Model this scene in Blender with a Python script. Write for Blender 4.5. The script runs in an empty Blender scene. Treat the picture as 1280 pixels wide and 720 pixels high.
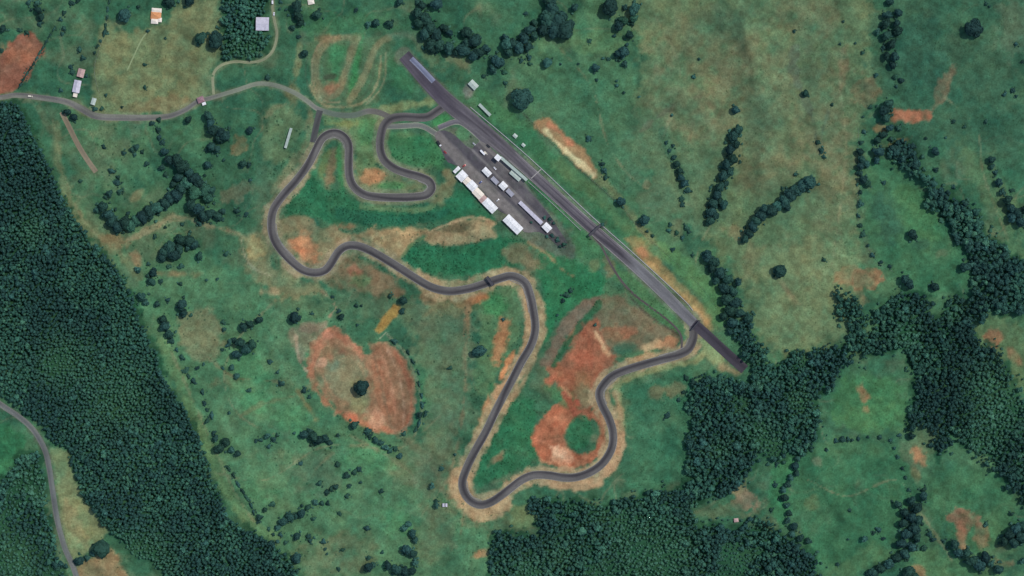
import bpy, bmesh, math, random
import numpy as np
from mathutils import Vector, Matrix

# ------------------------------------------------------------------ camera, world, sun
H = 3000.0                       # height of the aircraft above the ground, 1 photo pixel = 1 m on the ground
scene = bpy.context.scene
COL = scene.collection
cam_d = bpy.data.cameras.new("camera"); cam = bpy.data.objects.new("camera", cam_d); COL.objects.link(cam)
cam.location = (0, 0, H); cam.rotation_euler = (0, 0, 0)
cam_d.sensor_width = 36.0; cam_d.lens = 36.0 * H / 1280.0
cam_d.clip_start = 10.0; cam_d.clip_end = 120000.0
scene.camera = cam

SUN_EL = math.radians(60); SUN_AZ = math.atan2(0.86, 0.51)      # clockwise from the top of the picture
world = bpy.data.worlds.new("World"); scene.world = world; world.use_nodes = True
nt = world.node_tree; nt.nodes.clear()
sky = nt.nodes.new('ShaderNodeTexSky'); sky.sky_type = 'NISHITA'; sky.sun_disc = False
sky.sun_elevation = SUN_EL; sky.sun_rotation = SUN_AZ
bg = nt.nodes.new('ShaderNodeBackground'); bg.inputs['Strength'].default_value = 0.14
wo = nt.nodes.new('ShaderNodeOutputWorld')
nt.links.new(sky.outputs[0], bg.inputs['Color']); nt.links.new(bg.outputs[0], wo.inputs['Surface'])
sun_d = bpy.data.lights.new("sun", 'SUN'); sun_d.energy = 2.6; sun_d.angle = math.radians(0.5); sun_d.color = (1.0, 0.95, 0.88)
sun = bpy.data.objects.new("sun", sun_d); COL.objects.link(sun)
sv = Vector((math.cos(SUN_EL) * math.sin(SUN_AZ), math.cos(SUN_EL) * math.cos(SUN_AZ), math.sin(SUN_EL)))
sun.rotation_euler = sv.to_track_quat('Z', 'Y').to_euler(); sun.location = (800, 500, 1500)
vs = scene.view_settings
scene.display_settings.display_device = 'sRGB'
vs.view_transform = 'Standard'; vs.look = 'None'; vs.exposure = 0.0; vs.gamma = 1.0; vs.use_curve_mapping = False

KCAL = np.array([1.03, 1.025, 1.20])     # light reaching a level white sheet, per channel

# ------------------------------------------------------------------ helpers
rng = np.random.default_rng(7)
def lin(c):
    c = np.asarray(c, float) / 255.0
    return np.where(c <= 0.04045, c / 12.92, ((c + 0.055) / 1.055) ** 2.4)
def alb(c): return np.clip(lin(c) / KCAL, 0.004, 0.85)

_tab = {}
def vnoise(x, y, scale, seed=0):
    if seed not in _tab: _tab[seed] = np.random.default_rng(1000 + seed).random((256, 256))
    t = _tab[seed]
    u = np.asarray(x) / scale + 37.7 * seed + 500; v = np.asarray(y) / scale + 11.3 * seed + 500
    i = np.floor(u).astype(int); j = np.floor(v).astype(int); f = u - i; g = v - j
    f = f * f * f * (f * (f * 6 - 15) + 10); g = g * g * g * (g * (g * 6 - 15) + 10)
    i0 = i & 255; i1 = (i + 1) & 255; j0 = j & 255; j1 = (j + 1) & 255
    return (t[i0, j0] * (1 - f) + t[i1, j0] * f) * (1 - g) + (t[i0, j1] * (1 - f) + t[i1, j1] * f) * g
def fbm(x, y, scale, seed=0, octs=4):
    r = 0; a = 1; s = 0
    for o in range(octs):
        r = r + a * vnoise(x, y, scale / 2 ** o, seed + o); s += a; a *= 0.55
    return r / s                                              # about 0.5 in the mean

def seg_dist(px, py, pts, closed=False):
    d = np.full(np.shape(px), 1e9)
    n = len(pts)
    for k in range(n if closed else n - 1):
        ax, ay = pts[k]; bx, by = pts[(k + 1) % n]
        dx, dy = bx - ax, by - ay; L = dx * dx + dy * dy + 1e-9
        t = np.clip(((px - ax) * dx + (py - ay) * dy) / L, 0, 1)
        d = np.minimum(d, (px - ax - t * dx) ** 2 + (py - ay - t * dy) ** 2)
    return np.sqrt(d)
def inside(px, py, pts):
    r = np.zeros(np.shape(px), bool); n = len(pts)
    for k in range(n):
        ax, ay = pts[k]; bx, by = pts[(k + 1) % n]
        if ay == by: continue
        c = ((ay > py) != (by > py)) & (px < (bx - ax) * (py - ay) / (by - ay) + ax)
        r ^= c
    return r
def sdf(px, py, pts): 
    d = seg_dist(px, py, pts, True)
    return np.where(inside(px, py, pts), -d, d)
def smooth(pts, step=4.0, closed=False):
    p = [np.array(q, float) for q in pts]; n = len(p); out = []
    rngk = range(n) if closed else range(n - 1)
    for k in rngk:
        if closed: a, b, c, d = p[(k - 1) % n], p[k], p[(k + 1) % n], p[(k + 2) % n]
        else:
            b, c = p[k], p[k + 1]; a = p[k - 1] if k else 2 * b - c; d = p[k + 2] if k + 2 < n else 2 * c - b
        m = max(1, int(np.hypot(*(c - b)) / step))
        for i in range(m):
            t = i / m
            out.append(0.5 * (2 * b + (c - a) * t + (2 * a - 5 * b + 4 * c - d) * t * t + (3 * b - a - 3 * c + d) * t ** 3))
    if not closed: out.append(p[-1])
    return [tuple(q) for q in out]

# ------------------------------------------------------------------ terrain
FLAT = [(500, 66), (560, 130), (640, 215), (742, 290), (870, 408), (932, 462)]
NEAR = [(866, 425), (845, 445), (790, 460), (755, 480), (753, 507), (766, 540), (755, 577), (722, 596), (667, 594), (640, 609), (600, 631), (578, 602), (607, 540), (640, 475), (664, 431), (667, 390), (656, 353), (622, 349), (585, 361), (528, 353), (495, 332), (445, 307), (422, 316), (395, 341), (350, 311), (339, 280), (353, 245), (385, 206), (402, 174), (427, 169), (436, 204), (455, 243), (534, 243), (537, 227), (481, 201), (477, 165), (505, 146), (558, 131)]
def height(px, py):
    px = np.asarray(px, float); py = np.asarray(py, float)
    h = (fbm(px, py, 210, 40, 3) - 0.5) * 26 + (fbm(px, py, 70, 50, 2) - 0.5) * 7
    rg = 1 - np.sqrt((2 * fbm(px + 20 * vnoise(px, py, 50, 57), py, 120, 58, 3) - 1) ** 2 + .012)
    rs = 1 - np.sqrt((2 * fbm(px, py + 9 * vnoise(px, py, 24, 63), 44, 64, 2) - 1) ** 2 + .03)
    dc = seg_dist(px, py, NEAR); mc = np.clip((dc - 12) / 40, 0, 1); mc = mc * mc * (3 - 2 * mc)
    h = h + (rg ** 2 * 13 + rs ** 2 * 4 - 10) * mc
    far = np.clip((np.hypot(px - 640, py - 360) - 1200) / 6000, 0, 1)
    d = seg_dist(px, py, FLAT)
    m = np.clip((d - 55) / 110, 0, 1); m = m * m * (3 - 2 * m)
    return h * m * (1 - far)
def P(px, py, z=0.0, h=None):
    """photo pixel -> point on the ground (heights near zero)"""
    if h is None: h = float(height(px, py))
    k = (H - h) / H
    return Vector(((px - 640) * k, (360 - py) * k, h + z))

# ------------------------------------------------------------------ materials
def new_mat(name):
    m = bpy.data.materials.new(name); m.use_nodes = True
    b = m.node_tree.nodes['Principled BSDF']; return m, m.node_tree, b
def grain(nt_, src, scale, amt, coord='Object', stretch=None, detail=4.0):
    """multiply a colour socket by noise around 1"""
    tc = nt_.nodes.new('ShaderNodeTexCoord'); n = nt_.nodes.new('ShaderNodeTexNoise')
    n.inputs['Scale'].default_value = scale; n.inputs['Detail'].default_value = detail
    vec = tc.outputs[coord]
    if stretch:
        mp = nt_.nodes.new('ShaderNodeMapping'); mp.inputs['Scale'].default_value = stretch
        nt_.links.new(vec, mp.inputs['Vector']); vec = mp.outputs[0]
    nt_.links.new(vec, n.inputs['Vector'])
    mr = nt_.nodes.new('ShaderNodeMapRange'); mr.inputs['From Min'].default_value = 0.25; mr.inputs['From Max'].default_value = 0.75
    mr.inputs['To Min'].default_value = 1 - amt; mr.inputs['To Max'].default_value = 1 + amt
    nt_.links.new(n.outputs['Fac'], mr.inputs['Value'])
    mx = nt_.nodes.new('ShaderNodeVectorMath'); mx.operation = 'SCALE'
    nt_.links.new(src, mx.inputs[0]); nt_.links.new(mr.outputs[0], mx.inputs['Scale'])
    return mx.outputs[0], n.outputs['Fac']
def attr_mat(name, rough=0.95, grains=(), spec=0.2, bump=None):
    m, t, b = new_mat(name)
    a = t.nodes.new('ShaderNodeAttribute'); a.attribute_name = 'Col'
    s = a.outputs['Color']; f = None
    for g in grains: s, f = grain(t, s, *g)
    t.links.new(s, b.inputs['Base Color']); b.inputs['Roughness'].default_value = rough
    b.inputs['Specular IOR Level'].default_value = spec
    if bump and f:
        bp = t.nodes.new('ShaderNodeBump'); bp.inputs['Strength'].default_value = bump; bp.inputs['Distance'].default_value = 0.5
        t.links.new(f, bp.inputs['Height']); t.links.new(bp.outputs[0], b.inputs['Normal'])
    return m
def flat_mat(name, c, rough=0.6, metal=0.0, g=(0.6, 0.12), rand=0.0, raw=False, spec=0.4):
    m, t, b = new_mat(name)
    rgb = t.nodes.new('ShaderNodeRGB'); cc = c if raw else tuple(alb(c)); rgb.outputs[0].default_value = (*cc, 1)
    s = rgb.outputs[0]
    if rand:
        oi = t.nodes.new('ShaderNodeObjectInfo'); hs = t.nodes.new('ShaderNodeHueSaturation')
        mr = t.nodes.new('ShaderNodeMapRange'); mr.inputs['To Min'].default_value = 1 - rand; mr.inputs['To Max'].default_value = 1 + rand
        t.links.new(oi.outputs['Random'], mr.inputs['Value']); t.links.new(mr.outputs[0], hs.inputs['Value'])
        mh = t.nodes.new('ShaderNodeMapRange'); mh.inputs['To Min'].default_value = 0.53; mh.inputs['To Max'].default_value = 0.47
        ml = t.nodes.new('ShaderNodeMath'); ml.operation = 'FRACT'; mm = t.nodes.new('ShaderNodeMath'); mm.operation = 'MULTIPLY'; mm.inputs[1].default_value = 7.31
        t.links.new(oi.outputs['Random'], mm.inputs[0]); t.links.new(mm.outputs[0], ml.inputs[0]); t.links.new(ml.outputs[0], mh.inputs['Value'])
        t.links.new(mh.outputs[0], hs.inputs['Hue']); t.links.new(s, hs.inputs['Color']); s = hs.outputs[0]
    if g: s, f = grain(t, s, *g)
    t.links.new(s, b.inputs['Base Color']); b.inputs['Roughness'].default_value = rough; b.inputs['Metallic'].default_value = metal
    b.inputs['Specular IOR Level'].default_value = spec
    return m

M = {}
M['ground'] = attr_mat('soil_and_grass', 0.95, ((0.50, 0.26), (0.20, 0.20), (0.03, 0.05)), 0.1, 0.4)
M['asphalt'] = attr_mat('asphalt', 0.85, ((0.5, 0.12), (0.06, 0.10)), 0.3, 0.1)
M['forest'] = attr_mat('forest_leaves', 0.8, ((0.5, 0.25),), 0.1)
M['leaf'] = flat_mat('tree_leaves', (0.024, 0.070, 0.058), 0.8, 0, (0.6, 0.35), 0.35, True, 0.12)
M['leafpale'] = flat_mat('pale_tree_leaves', (0.040, 0.120, 0.085), 0.8, 0, (0.6, 0.35), 0.3, True, 0.12)
M['shrub_leaf'] = flat_mat('shrub_leaves', (0.032, 0.090, 0.070), 0.85, 0, (0.6, 0.4), 0.4, True, 0.12)
M['bark'] = flat_mat('bark', (0.10, 0.075, 0.055), 0.9, 0, (2.0, 0.3), 0, True)
M['white_roof'] = flat_mat('white_sheet_roof', (0.70, 0.70, 0.69), 0.6, 0, (0.35, 0.24), 0, True)
M['cream_roof'] = flat_mat('cream_sheet_roof', (0.74, 0.66, 0.55), 0.55, 0, (0.3, 0.15), 0, True)
M['grey_roof'] = flat_mat('grey_sheet_roof', (0.33, 0.33, 0.37), 0.5, 0, (0.3, 0.18), 0, True)
M['palegreen_roof'] = flat_mat('pale_green_roof', (0.40, 0.47, 0.41), 0.55, 0, (0.3, 0.18), 0, True)
M['lilac_roof'] = flat_mat('lilac_sheet_roof', (0.50, 0.48, 0.54), 0.5, 0, (0.3, 0.2), 0, True)
M['pink_roof'] = flat_mat('faded_pink_roof', (0.45, 0.30, 0.27), 0.6, 0, (0.3, 0.2), 0, True)
M['tile_roof'] = flat_mat('orange_tile_roof', (0.62, 0.27, 0.11), 0.7, 0, (0.5, 0.2), 0, True)
M['rose_roof'] = flat_mat('rose_brown_roof', (0.26, 0.15, 0.17), 0.7, 0, (0.5, 0.2), 0, True)
M['wall'] = flat_mat('rendered_wall', (0.55, 0.53, 0.48), 0.8, 0, (1.0, 0.1), 0, True)
M['concrete'] = flat_mat('concrete', (0.36, 0.36, 0.35), 0.85, 0, (0.4, 0.15), 0, True)
M['kerb'] = flat_mat('weathered_kerb_concrete', (0.20, 0.195, 0.19), 0.9, 0, (0.4, 0.3), 0, True)
M['dark_steel'] = flat_mat('dark_painted_steel', (0.035, 0.035, 0.045), 0.5, 0.0, (1.0, 0.15), 0, True)
M['steel'] = flat_mat('galvanised_steel', (0.42, 0.43, 0.44), 0.45, 0.4, (1.0, 0.1), 0, True)
M['glass'] = flat_mat('window_glass', (0.03, 0.04, 0.05), 0.08, 0, None, 0, True)
M['tyre'] = flat_mat('tyre_rubber', (0.02, 0.02, 0.02), 0.8, 0, None, 0, True)
M['lamp'] = flat_mat('lamp_glass', (0.7, 0.7, 0.65), 0.2, 0, None, 0, True)
M['wood'] = flat_mat('weathered_wood', (0.2, 0.15, 0.1), 0.9, 0, (2.0, 0.25), 0, True)
M['paint_white'] = flat_mat('white_road_paint', (0.62, 0.62, 0.62), 0.7, 0, (0.7, 0.25), 0, True)
for n_, c_ in (('white', (0.75, 0.75, 0.76)), ('red', (0.33, 0.04, 0.04)), ('silver', (0.45, 0.46, 0.48)), ('black', (0.02, 0.02, 0.025)),
               ('blue', (0.05, 0.08, 0.22)), ('cream', (0.68, 0.62, 0.5)), ('green', (0.03, 0.09, 0.06))):
    M['car_' + n_] = flat_mat('car_paint_' + n_, c_, 0.3, 0.1, None, 0, True)

# ------------------------------------------------------------------ object helpers
def link(name, me, mat=None, parent=None):
    o = bpy.data.objects.new(name, me); COL.objects.link(o)
    if mat is not None and me is not None and not me.materials:
        for q in (mat if isinstance(mat, (list, tuple)) else [mat]): me.materials.append(q)
    if parent: o.parent = parent
    return o
def tag(o, label=None, cat=None, group=None, kind=None):
    if label: o['label'] = label
    if cat: o['category'] = cat
    if group: o['group'] = group
    if kind: o['kind'] = kind
    return o
def empty(name, loc, rz=0.0):
    o = bpy.data.objects.new(name, None); COL.objects.link(o); o.location = loc; o.rotation_euler = (0, 0, rz); o.empty_display_size = 2
    return o
def np_mesh(name, v, f, col=None, uv=None, smooth_=False):
    v = np.asarray(v, np.float32); f = np.asarray(f, np.int32); k = f.shape[1]
    me = bpy.data.meshes.new(name)
    me.vertices.add(len(v)); me.vertices.foreach_set('co', v.ravel())
    me.loops.add(f.size); me.loops.foreach_set('vertex_index', f.ravel())
    me.polygons.add(len(f)); me.polygons.foreach_set('loop_start', np.arange(0, f.size, k, dtype=np.int32))
    me.polygons.foreach_set('loop_total', np.full(len(f), k, np.int32))
    if smooth_: me.polygons.foreach_set('use_smooth', np.ones(len(f), bool))
    if col is not None:
        a = me.attributes.new('Col', 'FLOAT_COLOR', 'POINT'); c = np.ones((len(v), 4), np.float32); c[:, :3] = col
        a.data.foreach_set('color', c.ravel())
    me.update(calc_edges=True); return me
class MB:
    """collects boxes, prisms and bars and links them as one mesh"""
    def __init__(s): s.bm = bmesh.new()
    def box(s, x0, x1, y0, y1, z0, z1):
        r = bmesh.ops.create_cube(s.bm, size=1.0)
        for v in r['verts']: v.co = ((x0 + x1) / 2 + v.co.x * (x1 - x0), (y0 + y1) / 2 + v.co.y * (y1 - y0), (z0 + z1) / 2 + v.co.z * (z1 - z0))
        return s
    def poly(s, pts, faces):
        vs_ = [s.bm.verts.new(p) for p in pts]
        for f in faces: s.bm.faces.new([vs_[i] for i in f])
        return s
    def bar(s, a, b, r, n=6, r2=None):
        a = Vector(a); b = Vector(b); d = (b - a); L = d.length; q = d.to_track_quat('Z', 'Y')
        g = bmesh.ops.create_cone(s.bm, cap_ends=True, segments=n, radius1=r, radius2=r if r2 is None else r2, depth=L)
        for v in g['verts']: v.co = q @ v.co + (a + b) / 2
        return s
    def build(s, name, mat, parent=None, bevel=0.0):
        if bevel: bmesh.ops.bevel(s.bm, geom=list(s.bm.edges), offset=bevel, segments=1, affect='EDGES')
        bmesh.ops.recalc_face_normals(s.bm, faces=list(s.bm.faces))
        me = bpy.data.meshes.new(name); s.bm.to_mesh(me); s.bm.free()
        return link(name, me, mat, parent)
def copy_tree(o, parent=None):
    c = o.copy(); COL.objects.link(c)
    if parent: c.parent = parent
    for ch in KIDS.get(o.name, ()): copy_tree(ch, c)
    return c
KIDS = {}
def note_kids(o):
    KIDS[o.name] = list(o.children)
    for ch in o.children: note_kids(ch)

# ------------------------------------------------------------------ lines of the place, in photo pixels
STRAIGHT = [(505, 69), (530, 97), (558, 126), (590, 152), (615, 173), (640, 195), (672, 224), (735, 281), (790, 329), (823, 360), (850, 387), (869, 406)]
ENDSTRIP = [(867, 404), (885, 420), (900, 434), (931, 462)]
CIRCUIT = [(866, 402), (867, 414), (866, 425), (860, 437), (847, 444), (825, 450), (790, 460), (767, 469), (755, 480), (749, 492), (753, 507), (761, 523), (766, 540),
 (765, 559), (755, 577), (740, 589), (722, 596), (705, 597), (685, 594), (667, 594), (652, 600), (640, 609), (627, 619), (613, 628), (600, 631), (588, 626), (580, 615), (578, 602), (583, 586),
 (592, 567), (607, 540), (622, 509), (640, 475), (652, 452), (664, 431), (669, 411), (667, 390), (663, 370), (656, 353), (640, 345), (622, 349), (602, 356), (585, 361), (562, 364), (542, 360), (528, 353), (512, 343),
 (495, 332), (475, 320), (460, 312), (445, 307), (432, 308), (422, 316), (414, 329), (406, 338), (395, 341), (380, 338), (365, 327), (350, 311), (342, 297), (339, 280), (342, 262), (353, 245), (370, 226), (385, 206), (396, 185), (402, 174), (410, 168),
 (419, 166), (427, 169), (433, 175), (436, 184), (436, 204), (437, 221), (443, 234), (455, 243), (470, 246), (495, 247), (520, 246), (534, 243), (540, 235), (537, 227), (525, 221), (507, 216), (492, 210), (481, 201), (476, 190), (475, 178),
 (477, 165), (481, 155), (490, 148), (505, 146), (522, 147), (535, 146), (545, 140), (558, 131)]
ROAD = [(-60, 128), (0, 122), (20, 119), (50, 122), (82, 127), (100, 135), (120, 145), (150, 147), (187, 147), (212, 145), (232, 137), (247, 127), (265, 122), (295, 113), (320, 105), (335, 105), (352, 109), (370, 117), (385, 127), (397, 136), (420, 143), (442, 144), (460, 139), (475, 141), (490, 148)]
LINK = [(400, 138), (397, 150), (394, 164), (391, 178)]
PADROAD = [(478, 158), (495, 158), (512, 157), (526, 157), (536, 162), (546, 168)]
PITLANE = [(548, 160), (560, 155), (570, 152), (578, 154), (588, 161), (600, 172), (612, 184)]
SWROAD = [(-60, 460), (-20, 488), (0, 505), (25, 522), (42, 538), (55, 560), (61, 582), (66, 615), (72, 652), (81, 685), (92, 710), (102, 745), (112, 790)]
DRIVE = [(267, 118), (266, 97), (270, 87), (280, 80), (295, 77), (312, 78), (328, 75), (340, 65), (345, 52), (346, 40), (343, 25), (341, 10), (341, -30)]
DRIVE2 = [(188, 36), (178, 48), (172, 60), (165, 75), (159, 88)]
STRIP = [(77, 140), (86, 158), (97, 180), (108, 198), (120, 215)]
PADDOCK = [(543, 167), (556, 163), (570, 170), (582, 182), (590, 186), (600, 176), (612, 184), (625, 196), (640, 208), (650, 220), (662, 236), (674, 252), (688, 270), (698, 286), (709, 303), (706, 310), (699, 309), (689, 300), (674, 290),
 (655, 290), (640, 272), (622, 262), (604, 240), (588, 224), (574, 208), (560, 203), (551, 186)]

# ------------------------------------------------------------------ woods (outlines)
W_PLANT = [(-60, 132), (8, 126), (22, 128), (34, 150), (48, 180), (62, 208), (74, 240), (90, 268), (105, 287), (122, 306), (142, 332), (158, 350), (166, 366), (172, 388), (180, 405), (188, 425), (197, 445), (203, 465), (215, 485), (228, 505), (240, 530), (250, 555), (262, 588), (274, 616), (288, 648), (310, 662), (335, 674), (352, 688), (370, 712), (385, 770),
 (222, 770), (205, 712), (185, 700), (165, 690), (146, 668), (137, 658), (118, 638), (102, 616), (92, 584), (86, 559), (72, 553), (62, 545), (50, 530), (25, 510), (0, 491), (-60, 450)]
W_SW = [(-60, 640), (0, 612), (6, 592), (18, 578), (32, 566), (50, 566), (56, 592), (60, 632), (66, 668), (76, 702), (88, 735), (96, 790), (-60, 790)]
W_MID = [(665, 628), (677, 622), (702, 626), (735, 627), (760, 627), (780, 622), (810, 615), (835, 615), (855, 605), (860, 585), (860, 540), (862, 505), (868, 488), (880, 474), (912, 473), (938, 480), (942, 458), (922, 430), (908, 412), (914, 400), (930, 404), (945, 425), (960, 452), (985, 453), (1000, 437), (1015, 447), (1032, 438), (1058, 428), (1066, 440), (1045, 467), (1022, 500), (1020, 522), (1025, 545), (1000, 565), (985, 570), (965, 573), (945, 567), (935, 590), (915, 612), (890, 620), (868, 630), (865, 650), (890, 652), (915, 656), (940, 655), (965, 655), (992, 678), (1017, 690), (1022, 780), (612, 780), (613, 690), (620, 673), (640, 666), (672, 668), (668, 645)]
W_EAST = [(1068, 440), (1060, 425), (1062, 405), (1052, 388), (1042, 368), (1046, 365), (1056, 378), (1070, 381), (1078, 398), (1084, 418), (1094, 420), (1094, 400), (1100, 382), (1112, 374), (1126, 370), (1136, 358), (1150, 364), (1165, 376), (1172, 392), (1182, 380), (1195, 370), (1206, 378), (1216, 368), (1230, 366), (1236, 384), (1222, 400), (1212, 412), (1230, 430), (1246, 443), (1260, 465), (1273, 490), (1290, 508), (1330, 530), (1330, 650), (1285, 640), (1270, 610), (1255, 597), (1236, 582), (1222, 567), (1205, 558), (1192, 545), (1176, 572), (1168, 560), (1170, 535), (1150, 530), (1138, 535), (1137, 510), (1142, 490), (1140, 465), (1136, 443), (1120, 440), (1100, 438), (1080, 446)]
W_NE = [(1111, 191), (1132, 210), (1155, 227), (1160, 257), (1175, 267), (1192, 297), (1210, 320), (1220, 352), (1236, 366), (1242, 385), (1257, 393), (1330, 384), (1330, 330), (1280, 322), (1257, 320), (1250, 302), (1230, 290), (1225, 272), (1210, 255), (1185, 237), (1172, 240), (1150, 212), (1132, 182), (1120, 178)]
W_N = [(276, -40), (279, 20), (281, 45), (281, 74), (308, 76), (326, 70), (338, 60), (340, 46), (318, 43), (316, 22), (330, 14), (338, 2), (338, -40)]

# ------------------------------------------------------------------ ground painting
xs = np.concatenate([640 + 700 * 1.28 ** np.arange(1, 18)[::-1] * -1, np.arange(-60, 1341, 2.0), 640 + 700 * 1.28 ** np.arange(1, 18)])
ys = np.concatenate([360 + 420 * 1.30 ** np.arange(1, 18)[::-1] * -1, np.arange(-60, 781, 2.0), 360 + 420 * 1.30 ** np.arange(1, 18)])
GX, GY = np.meshgrid(xs, ys)
NR, NC = GX.shape
C = np.zeros((NR, NC, 3))
n1 = fbm(GX, GY, 130, 1, 4); n2 = fbm(GX, GY, 45, 5, 4); n3 = fbm(GX, GY, 14, 9, 3)
NOISE = fbm(GX, GY, 26, 13, 4) - 0.5; NOISEF = fbm(GX, GY, 9, 17, 3) - 0.5
def mix(a, b, t): return a * (1 - t[..., None]) + b * t[..., None]
def st(x, a, b):
    t = np.clip((x - a) / (b - a), 0, 1); return t * t * (3 - 2 * t)
g_a, g_b, g_c, g_d = alb((60, 101, 78)), alb((74, 112, 84)), alb((48, 90, 72)), alb((88, 106, 84))
C[:] = g_a
C = mix(C, np.broadcast_to(g_b, C.shape), st(n1, 0.48, 0.66) * 0.9)
C = mix(C, np.broadcast_to(g_c, C.shape), st(n2, 0.52, 0.68) * 0.75)
C = mix(C, np.broadcast_to(g_d, C.shape), st(1 - n2, 0.54, 0.72) * 0.6)
def region(bb, pad):
    i0 = np.searchsorted(xs, bb[0] - pad); i1 = np.searchsorted(xs, bb[2] + pad) + 1
    j0 = np.searchsorted(ys, bb[1] - pad); j1 = np.searchsorted(ys, bb[3] + pad) + 1
    return slice(max(0, j0), j1), slice(max(0, i0), i1)
def apply(sl, d, c, alpha, feather, noise, mottled):
    d = d + NOISE[sl] * noise * 2.2 + NOISEF[sl] * noise * 2.6
    t = 1 - st(d, -feather * .75, feather * .75)
    if mottled: t = t * np.clip(1 - mottled * 2.2 * np.clip(n3[sl] - 0.42, 0, 1) * 2, 0, 1)
    C[sl] = mix(C[sl], np.broadcast_to(alb(c), C[sl].shape), t * alpha)
def blob(pts, c, alpha=0.9, feather=4, noise=6, mottled=0.0, sm=True):
    p = smooth(pts, 10, True) if sm else pts
    a = np.array(p); sl = region((*a.min(0), *a.max(0)), feather + noise * 1.5)
    apply(sl, sdf(GX[sl], GY[sl], p), c, alpha, feather, noise, mottled)
def ell(x, y, rx, ry, c, alpha=0.9, feather=3, noise=4, ang=0, mottled=0.0):
    ca, sa = math.cos(math.radians(ang)), math.sin(math.radians(ang))
    R = max(rx, ry); sl = region((x - R, y - R, x + R, y + R), feather + noise * 1.5)
    u = ((GX[sl] - x) * ca + (GY[sl] - y) * sa) / rx; v = (-(GX[sl] - x) * sa + (GY[sl] - y) * ca) / ry
    apply(sl, (np.hypot(u, v) - 1) * min(rx, ry), c, alpha, feather, noise, mottled)
def stroke(pts, w, c, alpha=0.9, feather=2, noise=2, mottled=0.0, sm=True):
    p = smooth(pts, 8) if sm else pts
    a = np.array(p); sl = region((*a.min(0), *a.max(0)), w + feather + noise * 1.5)
    apply(sl, seg_dist(GX[sl], GY[sl], p) - w / 2, c, alpha, feather, noise, mottled)

# thin cattle paths worn into the grass
for sd_, am_ in ((301, .5), (311, .4), (321, .4)):
    fz = fbm(GX + 14 * vnoise(GX, GY, 30, sd_ + 5), GY, 120, sd_, 3)
    wv = np.exp(-((fz - .5) / .006) ** 2) * st(vnoise(GX, GY, 80, sd_ + 6), .4, .7)
    C = mix(C, np.broadcast_to(alb((112, 118, 96)), C.shape), wv * am_)
OLIVE, BROWN, GREEN, DEEP, TAN, RED = (95, 115, 86), (110, 110, 86), (62, 112, 80), (42, 100, 74), (146, 132, 106), (170, 108, 80)
# --- big pastures
blob([(770, -60), (800, 60), (790, 150), (830, 250), (900, 330), (930, 400), (985, 440), (1060, 420), (1080, 330), (1068, 200), (1095, 90), (1060, -60)], OLIVE, 0.9, 14, 16, 0.25)
for q in [(880, 60, 70, 45, 20), (940, 110, 60, 60, 0), (850, 130, 45, 35, 30), (1020, 150, 40, 80, 0), (1040, 220, 30, 80, 0), (960, 200, 50, 40, 0), (1000, 330, 60, 30, 0), (1010, 20, 40, 30, 0), (880, 160, 30, 25, 0)]:
    ell(q[0], q[1], q[2], q[3], BROWN, 0.5, 14, 16, q[4], 0.5)
for q in [(900, 30, 40, 20), (960, 150, 30, 50), (800, 180, 40, 40), (1000, 260, 40, 20), (870, 240, 45, 50), (1010, 100, 20, 50)]:
    ell(*q, (82, 110, 86), 0.55, 12, 14)
blob([(955, 320), (1060, 310), (1062, 400), (1000, 440), (960, 420)], (108, 126, 94), 0.75, 14, 12, 0.2)
blob([(640, 60), (770, 70), (790, 160), (760, 230), (700, 170), (660, 120)], (68, 108, 82), 0.85, 12, 12)
ell(735, 55, 45, 14, (88, 118, 84), 0.7, 8, 8)
blob([(1085, 200), (1110, 195), (1150, 230), (1190, 300), (1215, 345), (1160, 365), (1110, 340), (1078, 290), (1080, 230)], (62, 106, 78), 0.9, 6, 8); ell(1105, 265, 16, 34, (50, 88, 74), .7, 10, 8, -25); ell(1150, 270, 18, 40, (74, 118, 80), .6, 10, 8, -30); ell(1152, 306, 9, 6, (48, 86, 72), .7, 4, 4); ell(1175, 316, 8, 6, (96, 112, 88), .6, 4, 4)
blob([(1095, 20), (1280, -40), (1340, 120), (1250, 210), (1130, 160)], (56, 93, 75), 0.8, 14, 20, 0.2)
ell(1235, 90, 36, 50, (70, 102, 80), 0.6, 12, 16); ell(1272, 30, 24, 34, (84, 104, 84), 0.7, 12, 14); ell(1150, 60, 34, 40, (50, 88, 74), .6, 14, 12); ell(1240, 235, 16, 60, (84, 112, 82), 0.7, 8, 10, -35)
ell(1255, 440, 30, 60, (92, 118, 86), 0.8, 8, 10, -30)
blob([(132, 20), (150, 40), (200, 30), (240, -20), (276, 0), (276, 60), (262, 95), (262, 118), (240, 130), (205, 141), (130, 143), (115, 110), (120, 70)], (106, 120, 90), 0.92, 6, 6, 0.2)
for q in [(225, 70, 25, 45), (170, 110, 35, 20), (150, 60, 16, 30), (245, 25, 20, 25)]: ell(*q, (118, 120, 88), 0.5, 10, 12)
blob([(205, 120), (150, 137), (210, 139), (238, 128)], (124, 116, 88), 0.6, 4, 4)
blob([(62, 562), (85, 564), (90, 585), (101, 617), (118, 641), (136, 662), (125, 676), (108, 690), (92, 700), (84, 680), (76, 650), (70, 615), (65, 582)], (120, 132, 98), 0.95, 3, 3, 0.15)
ell(92, 650, 9, 30, (138, 130, 98), 0.5, 5, 6, -20); blob([(96, 708), (120, 695), (140, 688), (152, 705), (160, 740), (100, 740)], (138, 118, 90), 0.9, 4, 4, 0.2)
blob([(-40, 520), (0, 525), (30, 550), (20, 575), (0, 600), (-40, 605)], (52, 108, 76), 0.9, 6, 6)
blob([(180, 330), (300, 340), (420, 380), (520, 560), (620, 640), (610, 740), (400, 740), (280, 600), (215, 450)], (80, 120, 90), 0.8, 16, 14, 0.25)
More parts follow.
